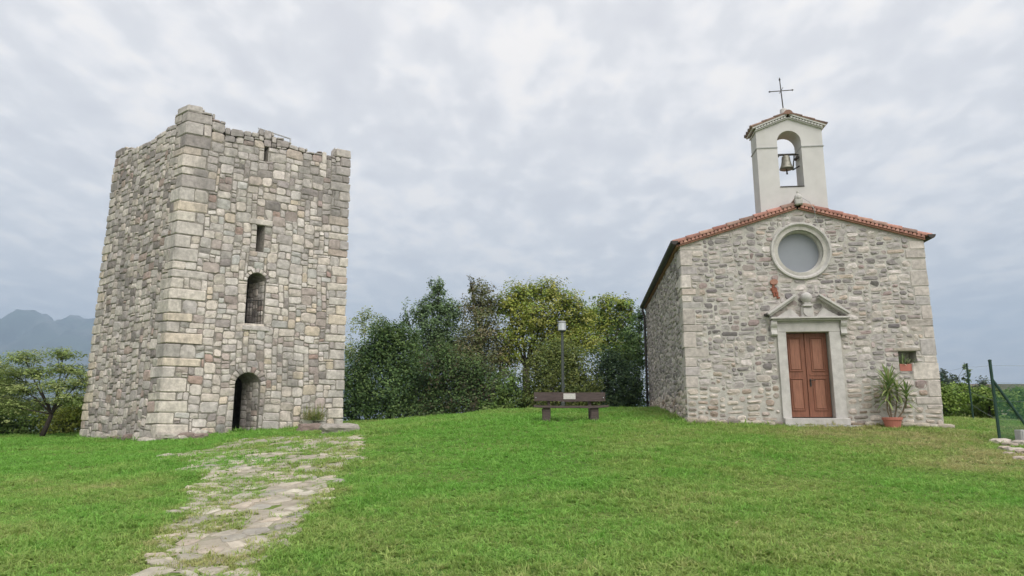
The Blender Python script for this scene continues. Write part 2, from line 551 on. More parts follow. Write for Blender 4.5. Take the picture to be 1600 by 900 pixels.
def stone(outline, fr, d0, back, inset, rg, tilt=0.012):
    """outline (u,v) -> closed stone proud of the wall: side ring, bevel ring and a slightly domed face"""
    n = len(outline)
    cu = sum(p[0] for p in outline) / n; cv = sum(p[1] for p in outline) / n
    tx, ty = rg.gauss(0, tilt), rg.gauss(0, tilt)
    sz = max(0.1, max(abs(p[0] - cu) for p in outline))
    V = []
    for (u, v) in outline: V.append(fr(u, v, back))
    for (u, v) in outline: V.append(fr(u, v, d0 * 0.25))
    for (u, v) in outline:
        uu, vv = cu + (u - cu) * (1 - inset), cv + (v - cv) * (1 - inset)
        V.append(fr(uu, vv, d0 * 0.85 + tx * (u - cu) / sz + ty * (v - cv) / sz + rg.gauss(0, 0.004)))
    V.append(fr(cu + rg.gauss(0, .1) * sz * .5, cv, d0 + abs(rg.gauss(0, 0.008))))
    F = []
    for r_ in range(2):
        for k in range(n):
            k2 = (k + 1) % n
            F.append((r_ * n + k, r_ * n + k2, (r_ + 1) * n + k2, (r_ + 1) * n + k))
    for k in range(n): F.append((2 * n + k, 2 * n + (k + 1) % n, 3 * n))
    return V, F


def pick(pal, rg, jit=0.1, sat=0.85, gain=1.0, wb=(1, 1, 1)):
    w = sum(p[0] for p in pal); r_ = rg.uniform(0, w)
    for wt, c in pal:
        r_ -= wt
        if r_ <= 0: break
    k = 1 + rg.gauss(0, jit)
    g = sum(c) / 3 * k
    o = [max(0.01, (g + (v * k - g) * sat) * gain * w_ * (1 + rg.gauss(0, jit * 0.06))) for v, w_ in zip(c, wb)]
    m_ = max(1.0, max(o) / 0.6)
    return tuple(v / m_ for v in o)


def img_area(V):
    P = [project(v) for v in V]
    xs = [p[0] for p in P]; ys = [p[1] for p in P]
    return (max(xs) - min(xs)) * (max(ys) - min(ys))


def place_stones(lst, parent, m, single_name, mass_name, limit):
    lst.sort(key=lambda s_: -img_area(s_[0]))
    for V_, F_, t_ in lst[:limit]:
        obj(single_name, V_, F_, m, parent, tint=t_, origin=np.mean(np.array([tuple(v) for v in V_]), 0))
    mb = MB()
    for V_, F_, t_ in lst[limit:]: mb.add(V_, F_, t_)
    if mb.V: mb.build(mass_name, m, parent, kind="stuff")


def boolean(base, cutters):
    """base minus cutters, all (V, F) pairs -> (V, F)"""
    def tmp(V_, F_):
        me = bpy.data.meshes.new("t"); me.from_pydata([tuple(v) for v in V_], [], F_); me.update()
        bm = bmesh.new(); bm.from_mesh(me); bmesh.ops.recalc_face_normals(bm, faces=bm.faces); bm.to_mesh(me); bm.free()
        o = bpy.data.objects.new("t", me); COL.objects.link(o); return o
    b_ = tmp(*base); cs = [tmp(*c) for c in cutters]
    for c in cs:
        md = b_.modifiers.new("b", 'BOOLEAN'); md.operation = 'DIFFERENCE'; md.solver = 'EXACT'; md.object = c
    dg = bpy.context.evaluated_depsgraph_get(); dg.update()
    ev = b_.evaluated_get(dg); me = ev.to_mesh()
    V_ = [tuple(v.co) for v in me.vertices]; F_ = [tuple(p.vertices) for p in me.polygons]
    ev.to_mesh_clear()
    for o in [b_] + cs:
        me2 = o.data; bpy.data.objects.remove(o); bpy.data.meshes.remove(me2)
    return V_, F_


def prism(profile, fr, d0, d1):
    n = len(profile)
    V_ = [fr(u, d0, v) for u, v in profile] + [fr(u, d1, v) for u, v in profile]
    F_ = [tuple(range(n)), tuple(reversed(range(n, 2 * n)))]
    F_ += [(k, (k + 1) % n, n + (k + 1) % n, n + k) for k in range(n)]
    return V_, F_


def arch_prof(u0, u1, v0, vs_, seg=12):
    r_ = (u1 - u0) / 2; uc = (u0 + u1) / 2
    return [(u0, v0), (u1, v0)] + [(uc + r_ * math.cos(math.pi * k / seg), vs_ + r_ * math.sin(math.pi * k / seg)) for k in range(seg + 1)]


def warp(u, v, a, ph):
    return (u + a * (math.sin(v * 2.3 + ph) + 0.6 * math.sin(u * 3.7 + v * 1.9 + ph * 2)),
            v + a * (math.sin(u * 1.9 + ph * 1.3) + 0.7 * math.sin(u * 4.3 - v * 1.3 + ph)))


def pusher(ops):
    def push(u, v):
        for o in ops:
            if o['k'] == 'circle':
                d_ = math.hypot(u - o['u'], v - o['v'])
                if d_ < o['r']:
                    s_ = o['r'] / max(d_, 1e-4); u = o['u'] + (u - o['u']) * s_; v = o['v'] + (v - o['v']) * s_
                continue
            u0, u1, v0, v1 = o['u0'], o['u1'], o['v0'], o['v1']
            if o['k'] == 'arch' and v > v1:
                uc = (u0 + u1) / 2; rr_ = (u1 - u0) / 2 + o['ring']; d_ = math.hypot(u - uc, v - v1)
                if d_ < rr_ + 0.03:
                    s_ = rr_ / max(d_, 1e-4); u = uc + (u - uc) * s_; v = v1 + (v - v1) * s_
                continue
            if v0 - 0.03 < v < v1 + 0.03:
                uc = (u0 + u1) / 2
                if u0 - 0.07 < u <= uc: u = min(u, u0) if o['k'] == 'arch' or v < v1 and v > v0 else u
                elif uc < u < u1 + 0.07: u = max(u, u1) if o['k'] == 'arch' or v < v1 and v > v0 else u
                if u0 - 0.07 < u <= uc and v0 <= v <= v1: u = u0
                elif uc < u < u1 + 0.07 and v0 <= v <= v1: u = u1
        return u, v
    return push


def blocked(ops, u, v):
    for o in ops:
        if o['k'] == 'circle':
            if math.hypot(u - o['u'], v - o['v']) < o['r'] - 0.02: return True
            continue
        if o['u0'] < u < o['u1'] and o['v0'] < v < o['v1']: return True
        if o['k'] == 'arch' and v >= o['v1']:
            if math.hypot(u - (o['u0'] + o['u1']) / 2, v - o['v1']) < (o['u1'] - o['u0']) / 2 + o['ring'] * 0.8: return True
    return False


def wall_stones(fr, width, z0, top, cell, sizes, ops, keep_out, pal, rg, gap, ch, d0, back, inset, wa, ph,
                u_range=None, low=None, deep_above=None):
    """pack irregular stones over one wall face; fr(u, v, out) -> world"""
    zmax = max(top(u_ * width / 60) for u_ in range(61))
    nu = int(round(width / cell)); nv = int(math.ceil((zmax - z0) / cell)) + 1
    cu = width / nu
    free = np.ones((nv, nu), bool)
    for j in range(nv):
        for i in range(nu):
            u, v = (i + .5) * cu, z0 + (j + .5) * cell
            if v > top(u) or blocked(ops, u, v): free[j, i] = False
    for (u0, u1, v0, v1) in keep_out:
        i0, i1 = int(round(u0 / cu)), int(round(u1 / cu)); j0, j1 = int(round((v0 - z0) / cell)), int(round((v1 - z0) / cell))
        free[max(j0, 0):max(j1, 0), max(i0, 0):i1] = False
    push = pusher(ops)
    res = []
    for (i0, j0, i1, j1) in pack(nu, nv, free, sizes, rg):
        u0, u1, v0, v1 = i0 * cu, i1 * cu, z0 + j0 * cell, z0 + j1 * cell
        uc, vc = (u0 + u1) / 2, (v0 + v1) / 2
        lowz = low and vc < low['z']
        g2 = (gap * (low['gap'] if lowz else 1)) / 2 * rg.uniform(0.7, 1.5)
        poly = [(u0, v0), (u1, v0), (u1, v1), (u0, v1)]
        pts = []
        jt = cell * 0.16
        for (u, v) in poly:
            edge = min(u, width - u)
            du, dv = warp(u, v, wa, ph); du -= u; dv -= v
            k = min(1, edge / 0.4)
            h_ = mnoise.noise_vector(Vector((u * 9.7, v * 9.7, ph)))
            uu, vv = u + (du + h_.x * jt) * k, v + (dv + h_.y * jt) * k
            uu += (uc - uu) / max(abs(uc - uu), 1e-3) * g2; vv += (vc - vv) / max(abs(vc - vv), 1e-3) * g2
            pts.append((uu, vv))
        o = chamfer(pts, ch[0], ch[1], rg)
        o = [push(u, v) for u, v in o]
        o = [(u, min(v, top(u) + (0.04 if deep_above else -0.005))) for u, v in o]
        ar = sum(o[k][0] * o[(k + 1) % len(o)][1] - o[(k + 1) % len(o)][0] * o[k][1] for k in range(len(o))) / 2
        if ar < 0.004: continue
        dd = rg.uniform(*d0) * (low['d'] if lowz else 1)
        bk = back if not (deep_above and v1 > deep_above) else -0.45
        V_, F_ = stone(o, fr, dd, bk, rg.uniform(*inset), rg)
        res.append((V_, F_, pick(low['pal'] if lowz else pal(u0, v0) if callable(pal) else pal, rg, **STONE)))
    return res


def voussoirs(fr, uc, vc, r0, r1, n, pal, rg, d0=0.045, a0=0.0, a1=math.pi):
    o_ = []
    for k in range(n):
        t0 = a0 + (a1 - a0) * (k + 0.05) / n; t1 = a0 + (a1 - a0) * (k + 0.95) / n
        rr_ = r1 * rg.uniform(0.94, 1.08)
        po = [(uc + r_ * math.cos(t), vc + r_ * math.sin(t)) for r_, t in ((r0, t0), (rr_, t0), (rr_, t1), (r0, t1))]
        V_, F_ = stone(chamfer(po, .08, .2, rg), fr, d0, -0.1, 0.2, rg)
        o_.append((V_, F_, pick(pal, rg, **STONE)))
    return o_


# ------------------------------------------------------------------ the tower
def lin(*c): return srgb(*c)


TPAL = [(5, lin(184, 178, 163)), (5, lin(172, 168, 157)), (4, lin(178, 170, 153)), (3, lin(158, 154, 145)), (1.6, lin(150, 138, 127)),
        (0.9, lin(130, 124, 117)), (1.0, lin(184, 170, 142)), (1.0, lin(162, 164, 155)), (0.5, lin(155, 128, 112))]
TPAL_TOP = [(4, lin(172, 167, 154)), (4, lin(158, 154, 145)), (3, lin(147, 142, 134)), (1.6, lin(132, 126, 119)), (1, lin(165, 153, 134)), (0.6, lin(142, 125, 115))]
TPAL_L = [(4, lin(174, 168, 154)), (4, lin(158, 153, 144)), (3, lin(164, 155, 140)), (2.4, lin(140, 134, 126)), (1.3, lin(120, 114, 107)), (0.7, lin(150, 131, 117))]
QPAL = [(5, lin(188, 182, 164)), (3, lin(170, 166, 154)), (2, lin(190, 178, 150)), (1.0, lin(160, 145, 128)), (1, lin(156, 153, 145))]

tower = thing("stone_tower", "square ruined stone tower with arched doorway and barred arched window", "tower", tuple(TO + Vector((0, 0, .8))))
T_OPS = [dict(k='arch', u0=2.34, u1=3.22, v0=1.12, v1=2.77, ring=.21), dict(k='arch', u0=2.52, u1=3.2, v0=4.92, v1=6.52, ring=.15),
         dict(k='rect', u0=2.74, u1=3.03, v0=7.65, v1=8.67), dict(k='rect', u0=2.82, u1=2.99, v0=11.2, v1=11.8)]


def step_top(pts):
    def f_(u):
        z = pts[0][1]
        for a_, b_ in pts:
            if u >= a_: z = b_
        return z
    return f_


top_r = step_top([(0, 12.78), (.55, 12.66), (.95, 12.5), (1.35, 12.3), (2.5, 12.22), (2.6, 12.46), (3.15, 12.26), (3.6, 12.12), (3.9, 12.06), (4.5, 11.98), (4.95, 12.1), (5.35, 11.98), (5.62, 12.32)])
top_l = step_top([(0, 12.78), (.45, 12.62), (.95, 12.3), (1.5, 12.16), (2.4, 12.1), (3.4, 12.04), (4.3, 12.12), (4.75, 12.28)])
CORE_TOP = 11.75
WT = 1.15


def tbox(s0, s1, t0, t1, z0, z1):
    return [TP(s, t, z) for z in (z0, z1) for s, t in ((s0, t0), (s1, t0), (s1, t1), (s0, t1))], BOXF


def tfr(u, d, v): return TP(u, d, v)


cuts = [tbox(WT, TWA - WT, WT, TWB - WT, 0.6, 11.0)]
cuts.append(prism(arch_prof(2.34, 3.22, 1.12, 2.77), tfr, -0.3, WT + .2))
cuts.append(prism(arch_prof(2.52, 3.2, 4.92, 6.52), tfr, -0.3, WT + .2))
cuts.append(prism([(2.74, 7.65), (3.03, 7.65), (3.03, 8.67), (2.74, 8.67)], tfr, -0.3, WT + .2))
cuts.append(prism([(2.82, 11.2), (2.99, 11.2), (2.99, 11.8), (2.82, 11.8)], tfr, -0.3, 0.9))
Vc, Fc = boolean(tbox(0, TWA, 0, TWB, 0.3, CORE_TOP), cuts)
obj("core_wall", Vc, Fc, M['tower_mortar'], tower)


def fr_right(u, v, out): return TP(u, 0, v) + TN1 * out
def fr_left(u, v, out): return TP(0, u, v) + TN2 * out


CELL = 0.096
rgT = random.Random(21)
quoins = {'A': [], 'B': [], 'C': []}
for key, z_end in (('A', 12.78), ('B', 12.3), ('C', 12.34)):
    z = 0.55; k = 0
    while z < z_end - 0.1:
        h = rgT.choice([3, 4, 4, 5, 5]) * CELL
        if key != 'A': h = rgT.choice([3, 3, 4, 4]) * CELL
        h = min(h, z_end - z + .05)
        if key != 'A' and z_end - (z + h) < .28: h = z_end - z
        if k % 2: ls, lt = rgT.choice([8, 9, 10, 12]) * CELL, rgT.choice([3, 4]) * CELL
        else: ls, lt = rgT.choice([4, 5, 6]) * CELL, rgT.choice([6, 7, 8]) * CELL
        if key == 'C': ls = (rgT.choice([6, 7, 8]) if k % 2 else rgT.choice([3, 4])) * CELL
        if key == 'B': lt = (rgT.choice([5, 6, 7]) if k % 2 else rgT.choice([3, 4])) * CELL
        quoins[key].append((z, z + h, ls, lt)); z += h; k += 1
keep_r, keep_l = [], []
g_ = 0.014
for key, lst in quoins.items():
    for (z0, z1, ls, lt) in lst:
        o_ = rgT.uniform(0.025, 0.055)
        zz0, zz1 = z0 + g_, z1 - g_
        if key == 'A':
            rngs = (-o_, ls - g_, -o_, lt - g_); keep_r.append((0, ls, z0, z1)); keep_l.append((0, lt, z0, z1))
        elif key == 'B':
            rngs = (-o_, ls, TWB - lt + g_, TWB + o_); keep_l.append((TWB - lt, TWB, z0, z1))
        else:
            rngs = (TWA - ls + g_, TWA + o_, -o_, lt); keep_r.append((TWA - ls, TWA, z0, z1))
        V_, F_ = bevbox(TP, *rngs, zz0, zz1, bev=0.028, jit=0.009)
        obj("quoin", V_, F_, M['tower_stone'], tower, tint=pick(QPAL if z0 < 9 or rgT.random() < .2 else TPAL_TOP, rgT, .07, **STONE), origin=np.mean(np.array([tuple(v) for v in V_]), 0))

SZ_R = [(5, 4), (4, 4), (5, 3), (4, 3), (4, 3), (3, 3), (3, 3), (6, 4), (6, 3), (2, 2), (2, 2), (3, 2), (4, 2), (3, 2), (5, 3), (2, 1)]
SZ_L = [(4, 3), (5, 3), (4, 2), (5, 3), (3, 2), (4, 3), (3, 3), (2, 2), (5, 4), (4, 3), (6, 3), (3, 2), (3, 1)]


def tpal_r(u, v):
    n_ = mnoise.noise(Vector((u * 0.55, v * 0.4, 3.3)))
    return TPAL_TOP if v + n_ * 3.5 > 9.2 else TPAL


stones = wall_stones(fr_right, TWA, .55, top_r, CELL, SZ_R, T_OPS, keep_r, tpal_r, random.Random(5), .02, (.08, .28), (.018, .042), -.05, (.1, .22), .02, 1.3,
                     deep_above=CORE_TOP)
stones += wall_stones(fr_left, TWB, .55, top_l, CELL, SZ_L, [], keep_l, TPAL_L, random.Random(6), 0.02, (.08, .3), (.015, .05), -.05, (.1, .26), .028, 4.1,
                      deep_above=CORE_TOP)
# stones lining the reveals of the doorway and the window
for (u0, u1, v0, v1) in ((2.34, 3.22, 1.12, 2.9), (2.52, 3.2, 4.92, 6.6)):
    for side in (0, 1):
        def fr_rev(d, v, out, side=side, u0=u0, u1=u1):
            return TP(u1 - out if side else u0 + out, d, v)
        stones += wall_stones(fr_rev, WT, v0, lambda u: v1, CELL, [(3, 2), (4, 3), (3, 3), (2, 2), (4, 2)], [], [(0, .11, v0, v1)], TPAL_L, random.Random(9 + side), .02,
                              (.1, .25), (.012, .03), -.03, (.14, .3), .012, 2.2)
place_stones(stones, tower, M['tower_stone'], "stone", "stonework", 300)
vs_list = voussoirs(fr_right, 2.78, 2.77, .445, .65, 11, TPAL, rgT) + voussoirs(fr_right, 2.86, 6.52, .345, .49, 9, TPAL, rgT)
for V_, F_, t_ in vs_list:
    obj("voussoir", V_, F_, M['tower_stone'], tower, tint=t_, origin=np.mean(np.array([tuple(v) for v in V_]), 0))
# lintels of the slits, sill of the window, doorstep
for (u0, u1, z0, z1) in ((2.45, 3.3, 8.68, 8.9), (2.45, 3.4, 4.72, 4.9), (2.2, 3.4, .98, 1.12)):
    V_, F_ = bevbox(lambda u, d, z: TP(u, 0, z) + TN1 * d, u0, u1, -.5, .075, z0, z1, .025, jit=.006)
    obj("lintel" if z0 > 8 else "sill", V_, F_, M['tower_stone'], tower, tint=pick(TPAL, rgT, **STONE))
# window grille
gr = MB()
gfr = lambda u, d, z: TP(u, d, z)
grille = obj("window_grille", *tube([TP(2.5, .16, 5.86), TP(3.22, .16, 5.86)], .02), M['dark_metal'], tower)
for k in range(7):
    u = 2.56 + k * .1
    obj("bar", *tube([TP(u, .16, 4.95), TP(u, .16, 5.86)], .011), M['dark_metal'], grille)
obj("bar", *tube([TP(2.5, .16, 5.0), TP(3.22, .16, 5.0)], .016), M['dark_metal'], grille)
# roof edge rail behind the parapet and loose cap stones
rail = obj("handrail", *tube([TP(2.7, .3, 12.58), TP(4.0, .3, 12.42)], .03), M['grey_metal'], tower)
for u, zt in ((2.74, 12.57), (3.98, 12.41)):
    obj("rail_post", *tube([TP(u, .3, 11.7), TP(u, .3, zt)], .028), M['grey_metal'], rail)
obj("rail_bar", *tube([TP(2.7, .3, 12.4), TP(4.0, .3, 12.26)], .018), M['grey_metal'], rail)


def rock(c, sx, sy, sz, rz, rg, sub=2, rough=.22):
    bm = bmesh.new(); bmesh.ops.create_icosphere(bm, subdivisions=sub, radius=1.0)
    off = Vector((rg.uniform(-50, 50), rg.uniform(-50, 50), 0)); V_ = []
    ca, sa = math.cos(rz), math.sin(rz); bm.verts.index_update()
    for v in bm.verts:
        p = v.co.copy(); m_ = max(abs(p.x), abs(p.y), abs(p.z)); p = p.lerp(p / m_ * .85, .55)
        p *= 1 + rough * mnoise.noise(p * 1.6 + off)
        x, y, z = p.x * sx, p.y * sy, p.z * sz
        V_.append((c[0] + x * ca - y * sa, c[1] + x * sa + y * ca, c[2] + z))
    F_ = [tuple(v.index for v in f_.verts) for f_ in bm.faces]; bm.free(); return V_, F_


rgR = random.Random(31)
FPAL = [(3, lin(170, 163, 150)), (3, lin(150, 142, 132)), (2, lin(135, 118, 108)), (1, lin(185, 178, 165))]
for k in range(15):          # worn footing of the near corner and the front
    if k < 9:
        u = -0.05 + k * .2 + rgR.uniform(-.05, .05); P = TP(u, 0, 0) + TN1 * rgR.uniform(.0, .14)
    else:
        P = TP(0, (k - 8) * .55 + rgR.uniform(-.1, .1), 0) + TN2 * rgR.uniform(0, .08)
    z = gz(P.x, P.y) + rgR.uniform(-.02, .14)
    V_, F_ = rock((P.x, P.y, z), rgR.uniform(.18, .36), rgR.uniform(.15, .26), rgR.uniform(.09, .18), TA1 if k < 9 else TA2 + math.pi / 2, rgR)
    obj("footing_stone", V_, F_, M['rock'], tower, tint=pick(FPAL, rgR), origin=(P.x, P.y, z))

# ------------------------------------------------------------------ the chapel
chapel = thing("chapel", "small rubble stone chapel with round window, brown door and white bell gable", "chapel", tuple(CP(CWID / 2, 0, 1.35)))
PEAK = 7.27; EAVE = 6.30


def gable(u): return EAVE + (PEAK - EAVE) * (1 - abs(u - CWID / 2) / (CWID / 2))


D0, D1, DZ0, DZ1 = 2.655, 3.755, 1.633, 3.865
OC = (3.215, 6.085)
NI = (5.46, 5.91, 2.81, 3.33)
prof_c = [(0, .6), (CWID, .6), (CWID, EAVE), (CWID / 2, PEAK), (0, EAVE)]
circ = lambda r_, n=40: [(OC[0] + r_ * math.cos(2 * math.pi * k / n), OC[1] + r_ * math.sin(2 * math.pi * k / n)) for k in range(n)]
Vc, Fc = boolean(prism(prof_c, CP, 0, CLEN), [prism(circ(.6), CP, -.3, .5), prism([(D0, 1.3), (D1, 1.3), (D1, DZ1), (D0, DZ1)], CP, -.3, .3),
                                              prism([(NI[0], NI[2]), (NI[1], NI[2]), (NI[1], NI[3]), (NI[0], NI[3])], CP, -.3, .42)])
obj("core_wall", Vc, Fc, M['chapel_mortar'], chapel)

CPAL = [(5, lin(158, 153, 146)), (5, lin(144, 140, 135)), (3.5, lin(164, 156, 144)), (2.4, lin(126, 122, 119)), (1.4, lin(186, 180, 170)),
        (1.0, lin(152, 139, 132)), (.6, lin(164, 149, 128)), (.8, lin(108, 104, 103)), (.5, lin(140, 122, 116))]
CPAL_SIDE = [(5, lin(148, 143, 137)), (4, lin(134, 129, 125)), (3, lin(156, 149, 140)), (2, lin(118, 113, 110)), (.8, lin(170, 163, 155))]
CLOW = [(4, lin(172, 162, 145)), (3, lin(158, 146, 130)), (2, lin(150, 132, 112)), (1.2, lin(128, 120, 110)), (2, lin(182, 174, 158))]
CQ = [(4, lin(176, 170, 158)), (3, lin(162, 156, 145)), (.5, lin(164, 152, 136)), (1, lin(152, 149, 144))]


def fr_cf(u, v, out): return CP(u, -out, v)
def fr_cs(u, v, out): return CP(-out, u, v)


CC = 0.063
rgC = random.Random(77)
keep_f, keep_s = [(2.40, 4.06, 1.0, 4.2)], []
for key in ('L', 'R'):
    z = 0.95 + 23 * CC if key == 'L' else 0.95 + 14 * CC; k = 0
    while z < EAVE - .12:
        h = rgC.choice([3, 4, 5, 6, 7]) * CC if z > 2.0 else rgC.choice([2, 3, 4]) * CC
        if z + h > EAVE - .02: h = EAVE - .01 - z
        ls = (rgC.choice([6, 7, 8, 10]) if k % 2 else rgC.choice([4, 5, 6])) * CC; lt = (rgC.choice([4, 5]) if k % 2 else rgC.choice([7, 9])) * CC
        o_ = rgC.uniform(.008, .02); q = .006
        if key == 'L': r_ = (-o_, ls - q, -o_, lt); keep_f.append((0, ls, z, z + h)); keep_s.append((0, lt, z, z + h))
        else: r_ = (CWID - ls + q, CWID + o_, -o_, lt); keep_f.append((CWID - ls, CWID, z, z + h))
        V_, F_ = bevbox(CP, *r_, z + q, z + h - q, .018, jit=.006)
        obj("quoin", V_, F_, M['chapel_stone'], chapel, tint=pick(CQ, rgC, .07, **STONE), origin=np.mean(np.array([tuple(v) for v in V_]), 0))
        z += h; k += 1
C_OPS = [dict(k='circle', u=OC[0], v=OC[1], r=.8), dict(k='rect', u0=NI[0], u1=NI[1], v0=NI[2], v1=NI[3])]
SZ_C = [(5, 2), (4, 2), (6, 2), (3, 2), (4, 3), (5, 3), (3, 2), (2, 2), (4, 2), (6, 3), (3, 1), (2, 1), (5, 2), (7, 2)]
cst = wall_stones(fr_cf, CWID, .95, lambda u: gable(u) - .02, CC, SZ_C, C_OPS, keep_f, CPAL, random.Random(15), .024, (.16, .42), (.004, .02), -.05, (.14, .34), .018, 2.6,
                  low=dict(z=2.42, d=1.9, gap=1.9, pal=CLOW))
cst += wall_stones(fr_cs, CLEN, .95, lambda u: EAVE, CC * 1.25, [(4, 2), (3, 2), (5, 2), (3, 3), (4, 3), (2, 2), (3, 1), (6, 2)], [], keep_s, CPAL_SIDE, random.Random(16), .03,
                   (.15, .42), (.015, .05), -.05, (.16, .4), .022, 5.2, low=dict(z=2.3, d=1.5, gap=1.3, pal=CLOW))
place_stones(cst, chapel, M['chapel_stone'], "stone", "stonework", 300)
# stones edging the wall on the right and worn footing along the front
for k in range(16):
    u = [.1, .35, .6, .9, 1.15, 1.45, 1.75, 2.05, 2.3, 4.25, 4.6, 5.2, 5.5, 5.85, 6.15, 6.4][k]
    P = CP(u, -rgR.uniform(.02, .08), 0); z = gz(P.x, P.y) + rgR.uniform(.0, .08)
    V_, F_ = rock((P.x, P.y, z), rgR.uniform(.14, .24), rgR.uniform(.07, .12), rgR.uniform(.06, .11), CY, rgR)
    obj("footing_stone", V_, F_, M['rock'], chapel, tint=pick(CLOW, rgR), origin=(P.x, P.y, z))

# door surround
sur = obj("door_surround", *bevbox(CP, 2.43, D0, -.06, .24, 1.60, DZ1, .008), M['trim'], chapel)
obj("jamb", *bevbox(CP, D1, 4.04, -.06, .24, 1.60, DZ1, .008), M['trim'], sur)
obj("architrave", *bevbox(CP, 2.43, 4.04, -.063, .24, DZ1 + .003, 4.1, .008), M['trim'], sur)
obj("frieze", *bevbox(CP, 2.36, 4.11, -.045, .1, 4.103, 4.2, .006), M['trim'], sur)
cor = MB()
cor.add(*bevbox(CP, 2.26, 4.27, -.24, .05, 4.203, 4.25, .008)); cor.add(*bevbox(CP, 2.31, 4.22, -.17, .05, 4.16, 4.2, .006))
cor.build("cornice", M['trim'], sur)
obj("threshold", *bevbox(CP, 2.44, 4.06, -.2, .3, 1.43, 1.61, .012), M['trim'], sur)
obj("doorstep", *bevbox(CP, 2.35, 4.3, -.32, .1, 1.2, 1.432, .02, jit=.006), M['concrete'], sur)
for uc in (2.345, 4.125):       # scroll consoles
    prof_s = [(-.06, 3.77), (-.1, 3.775), (-.125, 3.81), (-.11, 3.86), (-.085, 3.92), (-.095, 3.98), (-.14, 4.03), (-.165, 4.08), (-.165, 4.13), (-.14, 4.16), (.05, 4.16), (.05, 3.77)]
    V_ = [CP(uc - .075, d, z) for d, z in prof_s] + [CP(uc + .075, d, z) for d, z in prof_s]
    n = len(prof_s)
    F_ = [tuple(range(n)), tuple(reversed(range(n, 2 * n)))] + [(k, (k + 1) % n, n + (k + 1) % n, n + k) for k in range(n)]
    obj("console", V_, F_, M['trim'], sur)
# broken pediment: two raking cornices, sloped tympanum pieces, shield, ball on a pedestal
for sgn in (-1, 1):
    uc = 3.235
    e0 = (uc + sgn * 1.0, 4.27); e1 = (uc + sgn * .26, 4.775)
    dv = Vector((e1[0] - e0[0], e1[1] - e0[1])); ln = dv.length; dv /= ln; nv_ = Vector((-dv.y, dv.x)) if sgn < 0 else Vector((dv.y, -dv.x))
    def frk(a, d, c, e0=e0, dv=dv, nv_=nv_): return CP(e0[0] + dv.x * a + nv_.x * c, d, e0[1] + dv.y * a + nv_.y * c)
    rk = MB(); rk.add(*bevbox(frk, 0, ln, -.24, .03, .045, .1, .008)); rk.add(*bevbox(frk, .02, ln - .02, -.18, .03, 0, .046, .006))
    rk.build("raking_cornice", M['trim'], sur)
    tri = [(uc + sgn * .82, 4.255), (uc + sgn * .2, 4.255), (uc + sgn * .42, 4.5)]
    V_, F_ = prism(tri, CP, -.09, .02)
    obj("tympanum", V_, F_, M['trim'], sur)
cart = MB()
cart.add(*bevbox(CP, 3.235 - .16, 3.235 + .16, -.12, .02, 4.255, 4.53, .02))
sh = [(-.11, 4.48), (.11, 4.48), (.12, 4.38), (.06, 4.29), (0, 4.265), (-.06, 4.29), (-.12, 4.38)]
cart.add(*prism([(3.235 + a, b_) for a, b_ in sh], CP, -.16, -.1))
cart.add(*bevbox(CP, 3.235 - .13, 3.235 + .13, -.2, .02, 4.53, 4.585, .015)); cart.add(*bevbox(CP, 3.235 - .085, 3.235 + .085, -.17, .02, 4.585, 4.65, .015))
cart.build("shield_block", M['trim'], sur)
pc = CP(3.235, -.09, 4.63)
obj("stone_ball", *lathe([(.06, 0), (.09, .015), (.105, .04), (.135, .08), (.15, .14), (.145, .2), (.11, .25), (.065, .285), (.015, .295)], pc, 14), M['trim'], sur, smooth=True)

# door leaves
DC = (D0 + D1) / 2
door = obj("door", *bevbox(CP, DC - .025, DC + .025, .17, .215, DZ0, DZ1 - .01, .006), M['door'], chapel)
for a0, a1 in ((D0 + .004, DC - .028), (DC + .028, D1 - .004)):
    lf = obj("door_leaf", *bevbox(CP, a0, a1, .2, .26, DZ0 + .004, DZ1 - .012, .004), M['door'], door)
    w_ = .085
    for (z0, z1) in ((1.80, 2.66), (2.83, 3.75)):
        mb = MB()
        # moulding frame in front of the leaf and the raised panel inside it
        for r_ in ((a0 + w_, a1 - w_, z0, z0 + .035), (a0 + w_, a1 - w_, z1 - .035, z1)):
            mb.add(*bevbox(CP, r_[0], r_[1], .178, .202, r_[2], r_[3], .008))
        for r_ in ((a0 + w_, a0 + w_ + .032), (a1 - w_ - .032, a1 - w_)):
            mb.add(*bevbox(CP, r_[0], r_[1], .18, .202, z0 + .036, z1 - .036, .008))
        mb.build("moulding", M['door'], door)
        obj("panel", *bevbox(CP, a0 + w_ + .05, a1 - w_ - .05, .186, .203, z0 + .055, z1 - .055, .012), M['door_panel'], door)
hd = MB(); hp = CP(DC + .06, .17, 2.58)
hd.add(*bevbox(CP, DC + .04, DC + .075, .165, .2, 2.44, 2.64, .006)); hd.add(*tube([CP(DC + .058, .17, 2.6), CP(DC + .058, .11, 2.6), CP(DC + .16, .105, 2.6)], .011))
hd.build("handle", M['iron'], door)
for z in (2.72,): obj("rail_board", *bevbox(CP, DC + .05, D1 - .02, .188, .201, z, z + .05, .004), M['door'], door)

